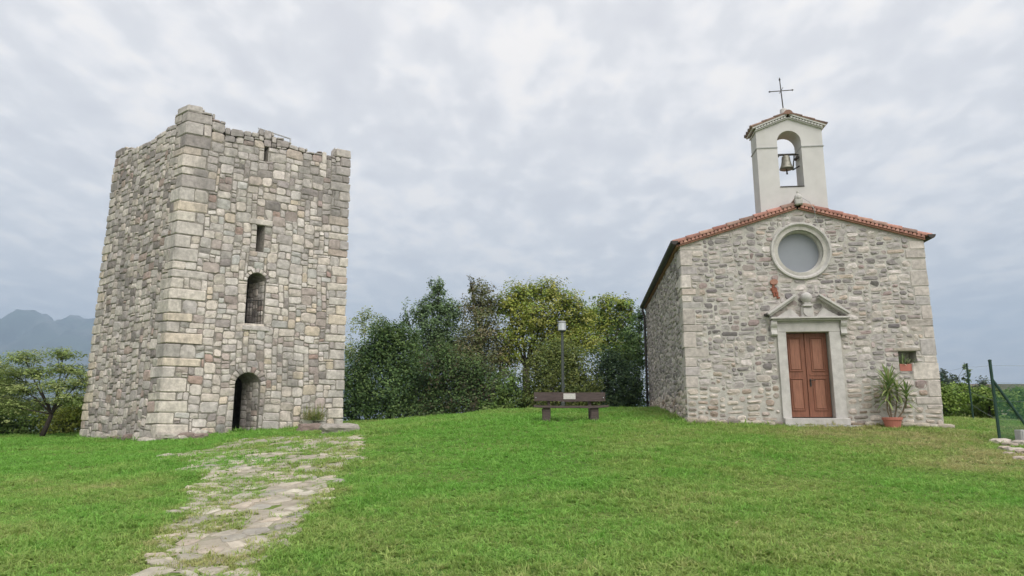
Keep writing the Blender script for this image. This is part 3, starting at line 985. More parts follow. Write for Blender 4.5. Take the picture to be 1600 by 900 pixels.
# round window: splayed stone ring in segments, glass set deep
NSEG = 12
ring = None
for k in range(NSEG):
    t0, t1 = 2 * math.pi * (k + .006) / NSEG, 2 * math.pi * (k + .994) / NSEG
    prof_r = [(.80, .02), (.80, -.05), (.785, -.07), (.745, -.07), (.73, -.045), (.56, .17), (.555, .32), (.62, .33)]
    V_, F_ = [], []
    NS = 5
    for j in range(NS):
        t = t0 + (t1 - t0) * j / (NS - 1)
        for r_, d in prof_r: V_.append(CP(OC[0] + r_ * math.cos(t), d, OC[1] + r_ * math.sin(t)))
    m_ = len(prof_r)
    for j in range(NS - 1):
        for i in range(m_): F_.append((j * m_ + i, j * m_ + (i + 1) % m_, (j + 1) * m_ + (i + 1) % m_, (j + 1) * m_ + i))
    F_.append(tuple(range(m_))); F_.append(tuple(reversed(range((NS - 1) * m_, NS * m_))))
    if ring is None: ring = obj("round_window", V_, F_, M['trim'], chapel)
    else: obj("ring_stone", V_, F_, M['trim'], ring)
V_, F_ = prism([(OC[0] + .57 * math.cos(2 * math.pi * k / 40), OC[1] + .57 * math.sin(2 * math.pi * k / 40)) for k in range(40)], CP, .26, .275)
obj("pane", V_, F_, M['glass'], ring)

# niche trim: flat lintel
V_, F_ = bevbox(CP, 5.34, 6.02, -.03, .1, 3.335, 3.42, .012, jit=.004)
obj("niche_lintel", V_, F_, M['chapel_stone'], chapel, tint=lin(165, 158, 146))

# painted fresco trace, rust red, on the wall left of the pediment
fres = MB()
for du, dz, ru, rz in ((0, .12, .1, .075), (-.01, .0, .04, .06), (.02, -.1, .08, .1), (-.03, -.06, .06, .05), (.07, -.2, .045, .09), (.0, -.22, .03, .07), (.1, -.3, .05, .03)):
    c_ = CP(2.43 + du, -.035, 5.1 + dz); fres.add(*rock(c_, ru, .018, rz, CY, rgR, rough=.3))
tag(fres.build("fresco_remnant", M['rust'], chapel), "rust red figure shaped trace on the stone wall")
o = obj("rusty_disc", *prism([(2.44 + .105 * math.cos(2 * math.pi * k / 18), 5.235 + .075 * math.sin(2 * math.pi * k / 18)) for k in range(18)], CP, -.07, -.03), M['band'], chapel)
lc = CP(2.2, -.08, 4.33)
V_, F_ = rock(lc, .1, .05, .05, CY, rgR); obj("iron_stub", V_, F_, M['iron'], chapel)

# roof
SL = (PEAK - EAVE) / (CWID / 2); LN = math.sqrt(1 + SL * SL)
TT = [(4, lin(172, 120, 104)), (3, lin(162, 108, 93)), (2, lin(184, 138, 118)), (1.5, lin(150, 118, 104)), (.6, lin(180, 152, 130))]


def rfr(sgn):
    """a along the slope from the apex down, d depth, c above the slope"""
    def f_(a, d, c):
        u = a / LN; return CP(CWID / 2 + sgn * (u + c * SL / LN), d, PEAK - u * SL + c / LN)
    return f_


RL = (CWID / 2 + .13) * LN
roof = None
for sgn in (-1, 1):
    f_ = rfr(sgn)
    V_, F_ = box(f_, .0, RL, -.1, CLEN + .1, .1, .16)
    s_ = obj("roof" if roof is None else "roof_slope", V_, F_, M['terracotta'], chapel if roof is None else roof, tint=lin(120, 86, 70))
    if roof is None: roof = s_
    # band and scalloped tile row beneath the rake
    obj("rake_band", *box(f_, .02, RL - .12, -.075, 0.0, .0, .035), M['band'], roof)
    sc = MB(); n = 30
    for k in range(n):
        a_ = .06 + (RL - .2) * k / n
        w_ = (RL - .2) / n * .92
        pts = [(a_ + w_ / 2 + w_ / 2 * math.cos(math.pi * j / 5), .04 + .075 * math.sin(math.pi * j / 5)) for j in range(6)]
        V_ = [f_(a2, -.11, c2) for a2, c2 in pts] + [f_(a2, 0.02, c2) for a2, c2 in pts]
        F_ = [tuple(range(6)), tuple(reversed(range(6, 12)))] + [(j, (j + 1) % 6, 6 + (j + 1) % 6, 6 + j) for j in range(6)]
        sc.add(V_, F_, pick([(3, lin(172, 120, 104)), (1, lin(180, 134, 116))], rgC))
    sc.add(*box(f_, .02, RL - .1, -.09, .02, .102, .125), lin(150, 100, 82))
    sc.build("scalloped_course", M['terracotta'], roof)
    # rake tiles
    n = 9; ln = RL / n
    for k in range(n):
        a0 = RL - (k + 1) * ln - .03; a1 = RL - k * ln + .02
        V_, F_ = [], []
        for a_, r_ in ((a0, .072), (a1, .088)):
            for j in range(8):
                th = math.pi * (1.12 * j / 7 - .06)
                V_.append(f_(max(a_, .02), -.035 + r_ * math.cos(th), .125 + (.012 if a_ == a1 else 0) + r_ * 1.05 * math.sin(th)))
        for j in range(7): F_.append((j, j + 1, 8 + j + 1, 8 + j))
        F_.append((7, 0, 8, 15)); F_.append(tuple(reversed(range(8)))); F_.append(tuple(range(8, 16)))
        obj("rake_tile", V_, F_, M['terracotta'], roof, tint=pick(TT, rgC, .14), origin=np.mean(np.array([tuple(v) for v in V_]), 0))
    # field of cover tiles behind the rake
    fld = MB(); d = .18
    while d < CLEN:
        for k in range(9):
            a0 = RL - (k + 1) * ln; a1 = RL - k * ln + .05
            V_, F_ = [], []
            for a_, r_ in ((a0, .07), (a1, .088)):
                for j in range(5):
                    th = math.pi * j / 4; V_.append(f_(max(a_, .02), d + r_ * math.cos(th), .15 + (.015 if a_ == a1 else 0) + r_ * .8 * math.sin(th)))
            for j in range(4): F_.append((j, j + 1, 5 + j + 1, 5 + j))
            F_.append(tuple(range(5, 10)))
            fld.add(V_, F_, pick(TT, rgC, .14))
        d += .22
    fld.build("roof_tiles", M['terracotta'], roof, kind="stuff")
rd = MB(); d = -.08
while d < CLEN:
    V_, F_ = [], []
    for dd, r_ in ((d, .11), (d + .44, .09)):
        for j in range(7):
            th = math.pi * j / 6; V_.append(CP(CWID / 2 + r_ * math.cos(th), dd, PEAK + .2 + r_ * math.sin(th)))
    for j in range(6): F_.append((j, j + 1, 7 + j + 1, 7 + j))
    F_.append(tuple(reversed(range(7))))
    rd.add(V_, F_, pick(TT, rgC)); d += .41
rd.build("ridge_tiles", M['terracotta'], roof)
# finial at the apex
fin = MB()
fin.add(*bevbox(CP, CWID / 2 - .1 + .03, CWID / 2 + .1 + .03, -.19, .02, 7.36, 7.52, .02, jit=.004))
fc = CP(CWID / 2 + .03, -.09, 7.52)
fin.add(*lathe([(.1, 0), (.11, .04), (.1, .09), (.07, .13), (.03, .15), (.022, .19), (.035, .21), (.03, .24), (.008, .25)], fc, 10))
fin.build("finial", M['trim'], chapel)
# gutters, fascia and downpipe
def gutter(u, sgn):
    V_, F_ = [], []
    for d in (-.14, CLEN + .1):
        for r_ in (.1, .09):
            for j in range(9):
                th = math.pi * (1 + j / 8); V_.append(CP(u + r_ * math.cos(th), d, EAVE + .13 + r_ * 1.1 * math.sin(th)))
    for o0, o1 in ((0, 18), (9, 27)):
        for j in range(8): F_.append((o0 + j, o0 + j + 1, o1 + j + 1, o1 + j))
    for o0 in (0, 18):
        for j in range(8): F_.append((o0 + j, o0 + j + 1, o0 + 9 + j + 1, o0 + 9 + j))
    F_.append((0, 9, 27, 18)); F_.append((8, 17, 35, 26)); F_.append(tuple(range(0, 9)))
    return V_, F_


gut = obj("gutter", *gutter(-.16, -1), M['dark_metal'], chapel)
obj("gutter", *gutter(CWID + .17, 1), M['dark_metal'], chapel)
obj("downpipe", *tube([CP(-.16, CLEN - .1, EAVE + .03), CP(-.16, CLEN - .1, EAVE - .1), CP(-.09, CLEN - .1, EAVE - .35), CP(-.09, CLEN - .1, 1.7)], .05, 8), M['dark_metal'], gut)
obj("eave_board", *box(CP, -.1, .02, .0, CLEN, EAVE + .0, EAVE + .06), M['band'], gut)
# lightning cable down the front
obj("cable", *tube([CP(3.42, .3, 7.72), CP(3.5, -.16, 7.42), CP(3.62, -.15, 7.2), CP(3.66, -.06, 6.98), CP(3.72, -.04, 6.82)], .008, 5), M['grey_metal'], chapel)

# bell gable
BU0, BU1, BD0, BD1 = 2.33, 4.15, .32, .94
BC = (BU0 + BU1) / 2
BZ0, BE, BP = 6.6, 9.72, 10.07
OU0, OU1, OZ0, OZS = 2.90, 3.56, 8.02, 9.38
prof_b = [(BU0, BZ0), (BU1, BZ0), (BU1, BE), (BC, BP), (BU0, BE)]
Vb, Fb = boolean(prism(prof_b, CP, BD0, BD1), [prism(arch_prof(OU0, OU1, OZ0, OZS, 16), CP, 0, 1.4)])
bg_ = obj("bell_gable", Vb, Fb, M['plaster'], chapel)
obj("sill", *bevbox(CP, OU0 - .0, OU1 + .0, BD0 - .02, BD1 + .02, OZ0 + .002, OZ0 + .03, .006), M['iron'], bg_)
# string course: a ledge wrapping both piers
zs = 9.2
for a0, a1 in ((BU0 - .02, OU0 + .002), (OU1 - .002, BU1 + .02)):
    obj("string_course", *box(CP, a0, a1, BD0 - .02, BD1 + .02, zs, zs + .028), M['concrete'], bg_)
bsl = (BP - BE) / (BC - BU0); bln = math.sqrt(1 + bsl * bsl); BR = (BC - BU0 + .06) * bln


def bfr(sgn):
    def f_(a, d, c):
        u = a / bln; return CP(BC + sgn * (u + c * bsl / bln), d, BP - u * bsl + c / bln)
    return f_


for sgn in (-1, 1):
    f_ = bfr(sgn)
    mb = MB(); mb.add(*box(f_, 0.0, BR - .04, BD0 - .05, BD1 + .05, 0.002, .03))
    n = 11
    for face in (0, 1):
        for k in range(n):
            a_ = .04 + (BR - .1) * k / n; w_ = (BR - .1) / n * .9
            pts = [(a_ + w_ / 2 + w_ / 2 * math.cos(math.pi * j / 5), .032 + .06 * math.sin(math.pi * j / 5)) for j in range(6)]
            dA, dB = ((BD0 - .08, BD0 + .02), (BD1 - .02, BD1 + .08))[face]
            V_ = [f_(a2, dA, c2) for a2, c2 in pts] + [f_(a2, dB, c2) for a2, c2 in pts]
            F_ = [tuple(range(6)), tuple(reversed(range(6, 12)))] + [(j, (j + 1) % 6, 6 + (j + 1) % 6, 6 + j) for j in range(6)]
            mb.add(V_, F_)
    mb.add(*box(f_, 0.0, BR, BD0 - .1, BD1 + .1, .09, .13))
    mb.build("cornice", M['plaster'], bg_)
    V_, F_ = box(f_, 0.0, BR + .01, BD0 - .11, BD1 + .11, .131, .16)
    obj("roof_bed", V_, F_, M['terracotta'], bg_, tint=lin(168, 140, 126))
    for k in range(3):
        for j_ in range(4):
            ln = (BR + .05) / 3; a0 = BR + .03 - (k + 1) * ln - .02; a1 = BR + .03 - k * ln
            d = BD0 - .03 + j_ * (BD1 - BD0 + .06) / 3
            V_, F_ = [], []
            for a_, r_ in ((a0, .085), (a1, .105)):
                for j in range(6):
                    th = math.pi * j / 5; V_.append(f_(max(a_, 0), d + r_ * math.cos(th), .15 + (.012 if a_ == a1 else 0) + r_ * .6 * math.sin(th)))
            for j in range(5): F_.append((j, j + 1, 6 + j + 1, 6 + j))
            F_.append((5, 0, 6, 11)); F_.append(tuple(range(6, 12))); F_.append(tuple(reversed(range(6))))
            obj("roof_tile", V_, F_, M['terracotta'], bg_, tint=pick([(3, lin(140, 116, 104)), (2, lin(125, 110, 102)), (1, lin(155, 124, 108))], rgC, .12))
V_, F_ = [], []
for d in (BD0 - .13, BD1 + .13):
    for j in range(9):
        th = math.pi * j / 8; V_.append(CP(BC + .13 * math.cos(th), d, BP + .1 + .13 * math.sin(th)))
for j in range(8): F_.append((j, j + 1, 9 + j + 1, 9 + j))
F_ += [tuple(reversed(range(9))), tuple(range(9, 18)), (8, 0, 9, 17)]
obj("ridge_tile", V_, F_, M['terracotta'], bg_, tint=lin(140, 110, 96))
cc_ = CP(BC, (BD0 + BD1) / 2, BP + .2)
obj("cross_socket", *lathe([(.1, 0), (.1, .22), (.085, .24), (.03, .245)], cc_, 14), M['plaster'], bg_, smooth=False)
crs = MB(); cz = BP + .4
dm = (BD0 + BD1) / 2
cfr = lambda u, z, d=0: CP(BC + u, dm + d, z)
crs.add(*tube([cfr(0, cz), cfr(-.04, cz + .98)], [.017, .014], 6))
czz = cz + .62
crs.add(*tube([cfr(-.34, czz - .01), cfr(.29, czz + .015)], .013, 6))
for p_, q_ in (((-.34, czz - .01), (-.39, czz - .012)), ((.29, czz + .015), (.34, czz + .017)), ((-.04, cz + .97), (-.042, cz + 1.05))):
    crs.add(*tube([cfr(*p_), cfr(*q_)], [.032, .003], 6))
crs.add(*tube([cfr(-.09, czz - .1, -.05), cfr(.05, czz + .13, .05)], .009, 5))
crs.build("cross", M['iron'], bg_)

# bell and its bracket, hanging in the opening
bp_ = CP(3.2, .62, 8.66)
bell = thing("bell", "bronze bell on an iron yoke hanging in the arched opening of the bell gable", "bell", tuple(bp_))
obj("bell_body", *lathe([(.19, 0), (.195, .02), (.172, .06), (.145, .13), (.125, .23), (.115, .34), (.11, .37), (.08, .4), (.02, .41)], bp_, 20), M['bronze'], bell, smooth=True)
obj("clapper", *tube([bp_ + Vector((0, 0, .2)), bp_ + Vector((0, 0, -.06)), bp_ + Vector((.005, 0, -.15))], [.012, .02, .028], 8), M['iron'], bell)
yk = MB()
yk.add(*bevbox(CP, 2.98, 3.5, .585, .655, 9.075, 9.125, .012)); yk.add(*bevbox(CP, 2.93, 3.02, .6, .64, 9.03, 9.1, .012)); yk.add(*bevbox(CP, 3.14, 3.26, .57, .67, 9.0, 9.075, .012))
yk.build("yoke", M['iron'], bell)
brk = MB()
brk.add(*tube([CP(3.58, .62, 8.75), CP(3.36, .62, 8.63)], .02)); brk.add(*tube([CP(3.38, .62, 8.66), CP(3.44, .62, 9.08)], .018))
brk.add(*tube([CP(3.3, .62, 9.09), CP(3.58, .62, 9.09)], .02)); brk.add(*tube([CP(3.5, .52, 8.98), CP(3.5, .72, 8.98)], .045, 10))
brk.build("bracket", M['iron'], bell)


# ------------------------------------------------------------------ potted plants
def strap_leaf(base, az, el, length, width, droop):
    V_, F_ = [], []
    p = Vector(base); d = Vector((math.cos(az) * math.cos(el), math.sin(az) * math.cos(el), math.sin(el)))
    side = Vector((-math.sin(az), math.cos(az), 0)); n = 5
    for i in range(n + 1):
        q = i / n; w_ = width * (0.55 + 1.2 * q) * (1 - q) ** .6 if i < n else 0.001
        fold = Vector((0, 0, w_ * .35))
        V_ += [p - side * w_ + fold, p, p + side * w_ + fold]
        d = (d + Vector((0, 0, -droop / n))).normalized(); p = p + d * (length / n)
    for i in range(n):
        for k in range(2): F_.append((i * 3 + k, i * 3 + k + 1, (i + 1) * 3 + k + 1, (i + 1) * 3 + k))
    return V_, F_


rgP = random.Random(55)
pot_c = CP(4.98, -.42, 0); pot_z = gz(pot_c.x, pot_c.y) - .005
plant = thing("potted_plant", "tall strap leaved plant in a terracotta pot against the chapel wall", "potted plant", (pot_c.x, pot_c.y, pot_z))
obj("pot", *lathe([(.15, 0), (.17, .02), (.215, .21), (.235, .21), (.24, .27), (.22, .275), (.2, .22)], (pot_c.x, pot_c.y, pot_z), 22), M['pot'], plant)
obj("soil", *lathe([(.201, .205), (.195, .225), (.05, .235)], (pot_c.x, pot_c.y, pot_z), 14), M['soil'], plant)
heads = [((.0, .0, .86), 64, .5), ((.22, .05, .72), 28, .38), ((.42, .0, .58), 30, .4), ((-.1, -.04, .64), 28, .46)]
GP = [(3, (0.19, 0.29, 0.06)), (2, (0.28, 0.36, 0.10)), (2, (0.12, 0.20, 0.05)), (.5, (0.38, 0.38, 0.16))]
for (off, n, ln) in heads:
    b0 = Vector((pot_c.x + off[0] * .25, pot_c.y, pot_z + .2)); h0 = Vector((pot_c.x + off[0], pot_c.y + off[1], pot_z + .15 + off[2]))
    obj("stem", *tube([b0, b0.lerp(h0, .4) + Vector((off[0] * .2 - .03, 0, 0)), h0], [.022, .019, .016], 7), M['stem'], plant)
    for k in range(n):
        q = k / n
        V_, F_ = strap_leaf(h0 + Vector((0, 0, (q - .4) * .28)), k * 2.4 + rgP.uniform(-.3, .3), R(-12 + 85 * q + rgP.uniform(-12, 12)), ln * rgP.uniform(.75, 1.1), .027, rgP.uniform(.5, 1.2) * (1.1 - q * .7))
        obj("leaf", V_, F_, M['leaf'], plant, tint=pick(GP, rgP, .12))

fb = CP((NI[0] + NI[1]) / 2, .14, NI[2] + .004)
fbox = thing("flower_box", "small red planter box with green leaves inside the square wall niche", "planter", tuple(fb))
fv = MB(); u0, u1 = NI[0] + .02, NI[1] - .02
fv.add(*bevbox(CP, u0, u1, .02, .045, NI[2] + .005, NI[2] + .19, .006)); fv.add(*bevbox(CP, u0, u1, .235, .26, NI[2] + .005, NI[2] + .19, .006))
fv.add(*bevbox(CP, u0, u0 + .02, .046, .234, NI[2] + .005, NI[2] + .187, .004)); fv.add(*bevbox(CP, u1 - .02, u1, .046, .234, NI[2] + .005, NI[2] + .187, .004))
fv.build("box", M['pot'], fbox)
obj("soil", *box(CP, u0 + .021, u1 - .021, .046, .234, NI[2] + .006, NI[2] + .16), M['soil'], fbox)
for k in range(40):
    b0 = CP(rgP.uniform(u0 + .06, u1 - .06), rgP.uniform(.05, .2), NI[2] + .16)
    V_, F_ = strap_leaf(b0, -math.pi / 2 + CY + rgP.gauss(0, 1.0), R(rgP.uniform(35, 85)), rgP.uniform(.22, .4), .017, rgP.uniform(.4, 1.5))
    obj("leaf", V_, F_, M['leaf'], fbox, tint=pick([(3, (0.16, 0.25, 0.09)), (1.3, (0.48, 0.52, 0.34)), (1, (0.28, 0.38, 0.14))], rgP))

# ------------------------------------------------------------------ bench and lamp
bx, by = 1.57, 19.0; bz = gz(bx, by)
bench = thing("park_bench", "dark brown rustic timber bench with a small plaque on its backrest", "bench", (bx, by, bz))


def plank(x0, x1, y0, y1, z0, z1, wav, seed, tip=0.0):
    n = 16; V_, F_ = [], []
    for i in range(n + 1):
        q = i / n; x = x0 + (x1 - x0) * q
        a_ = wav * mnoise.noise(Vector((x * 1.6, seed, 0))); b_ = wav * mnoise.noise(Vector((x * 1.3, seed + 5, 0)))
        lift = tip * (2 * q - 1) ** 2
        V_ += [(x, y0, z0 + a_ + lift), (x, y1, z0 + a_ + lift), (x, y1, z1 + b_ + lift), (x, y0, z1 + b_ + lift)]
    for i in range(n):
        for k in range(4): F_.append((i * 4 + k, i * 4 + (k + 1) % 4, (i + 1) * 4 + (k + 1) % 4, (i + 1) * 4 + k))
    F_.append((3, 2, 1, 0)); F_.append(tuple(n * 4 + k for k in range(4))); return V_, F_


tl = .018
obj("backrest", *plank(bx - .97, bx + .97, by + .06, by + .13, bz + .52, bz + .76, .028, 2.0, .008), M['bench'], bench)
obj("seat", *plank(bx - .99, bx + 1.0, by - .38, by + .02, bz + .335, bz + .395, .012, 8.0, .02), M['bench'], bench)
for sx in (-.645, .64):
    obj("leg", *bevbox(ident, bx + sx - .11, bx + sx + .11, by - .32, by - .02, bz - .06, bz + .335, .02, jit=.006), M['bench'], bench)
    obj("back_post", *bevbox(ident, bx + sx * .87 - .04, bx + sx * .87 + .04, by + .145, by + .21, bz - .04, bz + .72, .008), M['bench'], bench)
obj("plaque", *bevbox(ident, bx - .17, bx + .16, by + .045, by + .061, bz + .575, bz + .73, .004), M['plaque'], bench)
for sx in (-.92, .92): obj("bolt", *tube([(bx + sx, by + .03, bz + .62), (bx + sx, by + .065, bz + .62)], .014, 8), M['grey_metal'], bench)

lx, ly = 1.855, 25.4; lz = gz(lx, ly)
lamp = thing("street_lamp", "slim dark lamp post with a white cylindrical head behind the bench", "street lamp", (lx, ly, lz))
obj("pole", *lathe([(.075, -.05), (.075, .25), (.056, .3), (.05, 2.86)], (lx, ly, lz), 12), M['lamp_pole'], lamp, smooth=False)
hz = lz + 2.82
obj("collar", *lathe([(.06, 0), (.12, .02), (.15, .04), (.15, .07)], (lx, ly, hz), 16), M['lamp_pole'], lamp)
hdp = obj("lamp_head", *lathe([(.135, .071), (.135, .35), (.12, .36)], (lx, ly, hz), 20), M['lamp_glass'], lamp, smooth=False)
for k in range(6):
    a_ = k * math.pi / 3 + .2
    obj("cage_rod", *tube([(lx + .145 * math.cos(a_), ly + .145 * math.sin(a_), hz + .07), (lx + .145 * math.cos(a_), ly + .145 * math.sin(a_), hz + .36)], .007, 5), M['grey_metal'], hdp)
obj("cap", *lathe([(.155, .361), (.16, .375), (.11, .41), (.01, .42)], (lx, ly, hz), 18), M['grey_metal'], lamp)

# ------------------------------------------------------------------ path with flat stones
edge_px = [(226, 905), (246, 860), (278, 800), (296, 755), (300, 735), (262, 722), (250, 714), (330, 700), (372, 686), (415, 684), (470, 683), (560, 680),
           (578, 690), (556, 720), (528, 755), (500, 790), (472, 825), (430, 855), (402, 880), (382, 905)]
edge = [on_ground(*p_) for p_ in edge_px]


def inside(x, y, poly):
    c = False; n = len(poly)
    for i in range(n):
        x0, y0 = poly[i]; x1, y1 = poly[i - 1]
        if (y0 > y) != (y1 > y) and x < (x1 - x0) * (y - y0) / (y1 - y0) + x0: c = not c
    return c


ex = [p_[0] for p_ in edge]; ey = [p_[1] for p_ in edge]
# the strip of bare earth: fine grid clipped to the outline, 4 mm above the lawn
st = .16
PV, PF, idx = [], [], {}
for iy in range(int((max(ey) - min(ey)) / st) + 2):
    for ix in range(int((max(ex) - min(ex)) / st) + 2):
        x, y = min(ex) + ix * st, min(ey) + iy * st
        nz = .25 * mnoise.noise(Vector((x * 1.4, y * 1.4, 2)))
        if inside(x + nz, y + nz, edge): idx[(ix, iy)] = len(PV); PV.append((x, y, gz(x, y) + .005))
for (ix, iy), i in idx.items():
    q = [(ix, iy), (ix + 1, iy), (ix + 1, iy + 1), (ix, iy + 1)]
    if all(k in idx for k in q): PF.append(tuple(idx[k] for k in q))
path = obj("path", PV, PF, M['dirt'], smooth=True, kind="structure")
tag(path, "worn stone path with grass in its joints leading up to the tower")
# Voronoi-like flagstones
rgV = random.Random(3)
pts = []
y = min(ey)
while y < max(ey):
    step = .29 + .012 * (y - min(ey))
    x = min(ex) - 1 + (rgV.random() * step)
    while x < max(ex) + 1:
        pts.append((x + rgV.uniform(-.2, .2), y + rgV.uniform(-.16, .16))); x += step * rgV.uniform(.7, 1.5)
    y += step * .8
flags = []
for i, (x, y) in enumerate(pts):
    if not inside(x, y, edge): continue
    far_ = (y - min(ey)) / (max(ey) - min(ey))
    keep = .93 if far_ < .3 else .72 if far_ < .5 else .4 if far_ < .75 else .2
    if mnoise.noise(Vector((x * .8, y * .8, 9))) * .55 + rgV.random() > keep: continue
    poly = [Vector((x - .5, y - .5)), Vector((x + .5, y - .5)), Vector((x + .5, y + .5)), Vector((x - .5, y + .5))]
    for j, (x2, y2) in enumerate(pts):
        if i == j or abs(x2 - x) > 1 or abs(y2 - y) > 1: continue
        mx_, my_ = (x + x2) / 2, (y + y2) / 2; dx, dy = x2 - x, y2 - y
        np_ = []
        for k in range(len(poly)):
            a_, b_ = poly[k - 1], poly[k]
            sa_ = (a_.x - mx_) * dx + (a_.y - my_) * dy; sb = (b_.x - mx_) * dx + (b_.y - my_) * dy
            if (sa_ < 0) != (sb < 0): np_.append(a_.lerp(b_, sa_ / (sa_ - sb)))
            if sb < 0: np_.append(b_)
        poly = np_
        if len(poly) < 3: break
    if len(poly) < 3: continue
    c = sum(poly, Vector((0, 0))) / len(poly)
    k_ = rgV.uniform(.74, .92)
    poly = [tuple(c + (p_ - c) * k_ * rgV.uniform(.86, 1.04)) for p_ in poly]
    flags.append((poly, c))
flags.sort(key=lambda f_: f_[1].y)
PPAL = [(4, lin(178, 168, 149)), (3, lin(170, 161, 144)), (2, lin(178, 164, 145)), (1.5, lin(160, 154, 141)), (.7, lin(186, 178, 160))]
rest = MB()
for k_, (poly, c) in enumerate(flags):
    o_ = chamfer(poly, .15, .42, rgV); hgt = rgV.uniform(.004, .02)
    V_, F_ = stone(o_, lambda u, v, out: Vector((u, v, gz(u, v) + .006 + out)), hgt, -.05, .14, rgV, tilt=.005)
    if k_ >= 300: rest.add(V_, F_, pick(PPAL, rgV, .08)); continue
    obj("paving_stone", V_, F_, M['paving'], path, tint=pick(PPAL, rgV, .08), origin=(c.x, c.y, gz(c.x, c.y)))
if rest.V: rest.build("paving_stones", M['paving'], path, kind="stuff")

# slabs at the tower's right foot and the wild tuft growing on them
for (px_, py_, sx, sy, sz, rz, lab) in ((488, 675, .52, .22, .2, .5, "long pale ledge slab under the grass tuft at the tower foot"),
                                        (530, 676, .6, .3, .2, .35, "flat rock slab sticking out beyond the tower's right corner"),
                                        (312, 686, .26, .2, .14, .4, "rounded pale boulder at the tower's near corner")):
    x, y = on_ground(px_, py_)
    V_, F_ = rock((x, y, gz(x, y) + sz * .4), sx, sy, sz, rz, rgR, 3, .3)
    tag(obj("rock_slab", V_, F_, M['rock'], None, tint=pick(FPAL, rgR)), lab, "rock")
tp_ = TP(5.0, -.28, 0); tz = gz(tp_.x, tp_.y) + .26
tuft = thing("wild_tuft", "yellowish green wild grass tuft at the tower's right foot", "plant", (tp_.x, tp_.y, tz))
tb = MB()
for k in range(190):
    V_, F_ = strap_leaf(Vector((tp_.x + rgP.gauss(0, .2), tp_.y + rgP.gauss(0, .08), tz)), rgP.uniform(0, 6.28), R(rgP.uniform(35, 88)), rgP.uniform(.35, .7), .011, rgP.uniform(.3, 1.3))
    tb.add(V_, F_, pick([(3, (.30, .33, .09)), (2, (.20, .28, .07)), (1, (.40, .33, .15))], rgP))
tb.build("blades", M['leaf'], tuft)

# ------------------------------------------------------------------ trees and shrubs
def crown_mesh(blobs, leaf, dens, pal, rg, up=.45, aspect=.55, sub=16):
    Vs, Ts = [], []
    for (c, rx, ry, rz, dk) in blobs:
        area = math.pi * rx * rz
        n = int(area * dens * dk / (leaf * leaf) * 15)
        ncl = max(5, n // sub)
        d = rg.normal(size=(ncl, 3)); d /= np.linalg.norm(d, axis=1)[:, None]
        rad = rg.random(ncl) ** .42 * (1 + .16 * rg.normal(size=ncl))
        cl = d * rad[:, None]
        pidx = rg.integers(0, len(pal), ncl); base = np.array(pal)[pidx] * (1 + .16 * rg.normal(size=(ncl, 1)))
        w = rg.integers(0, ncl, n)
        sig = .13 + .06 * rg.random(ncl)
        p = cl[w] + rg.normal(size=(n, 3)) * sig[w][:, None]
        P = np.array(c) + p * np.array([rx, ry, rz])
        nrm = rg.normal(size=(n, 3)) * .65; nrm[:, 2] = np.abs(nrm[:, 2]) + up; nrm += cl[w] * 1.0
        nrm /= np.linalg.norm(nrm, axis=1)[:, None]
        a_ = np.cross(nrm, rg.normal(size=(n, 3))); a_ /= np.linalg.norm(a_, axis=1)[:, None]
        b_ = np.cross(nrm, a_)
        s = leaf * (.6 + .7 * rg.random((n, 1)))
        q = np.stack([P - a_ * s * .5, P + b_ * s * aspect * .5 + nrm * s * .08, P + a_ * s * .5, P - b_ * s * aspect * .5 + nrm * s * .08], 1)
        Vs.append(q.reshape(-1, 3))
        t = np.clip(base[w] * (1 + .06 * rg.normal(size=(n, 1))), .006, .5)
        Ts.append(np.repeat(t, 4, axis=0))
    V_ = np.concatenate(Vs); T_ = np.concatenate(Ts)
    return V_, np.arange(len(V_)).reshape(-1, 4), T_


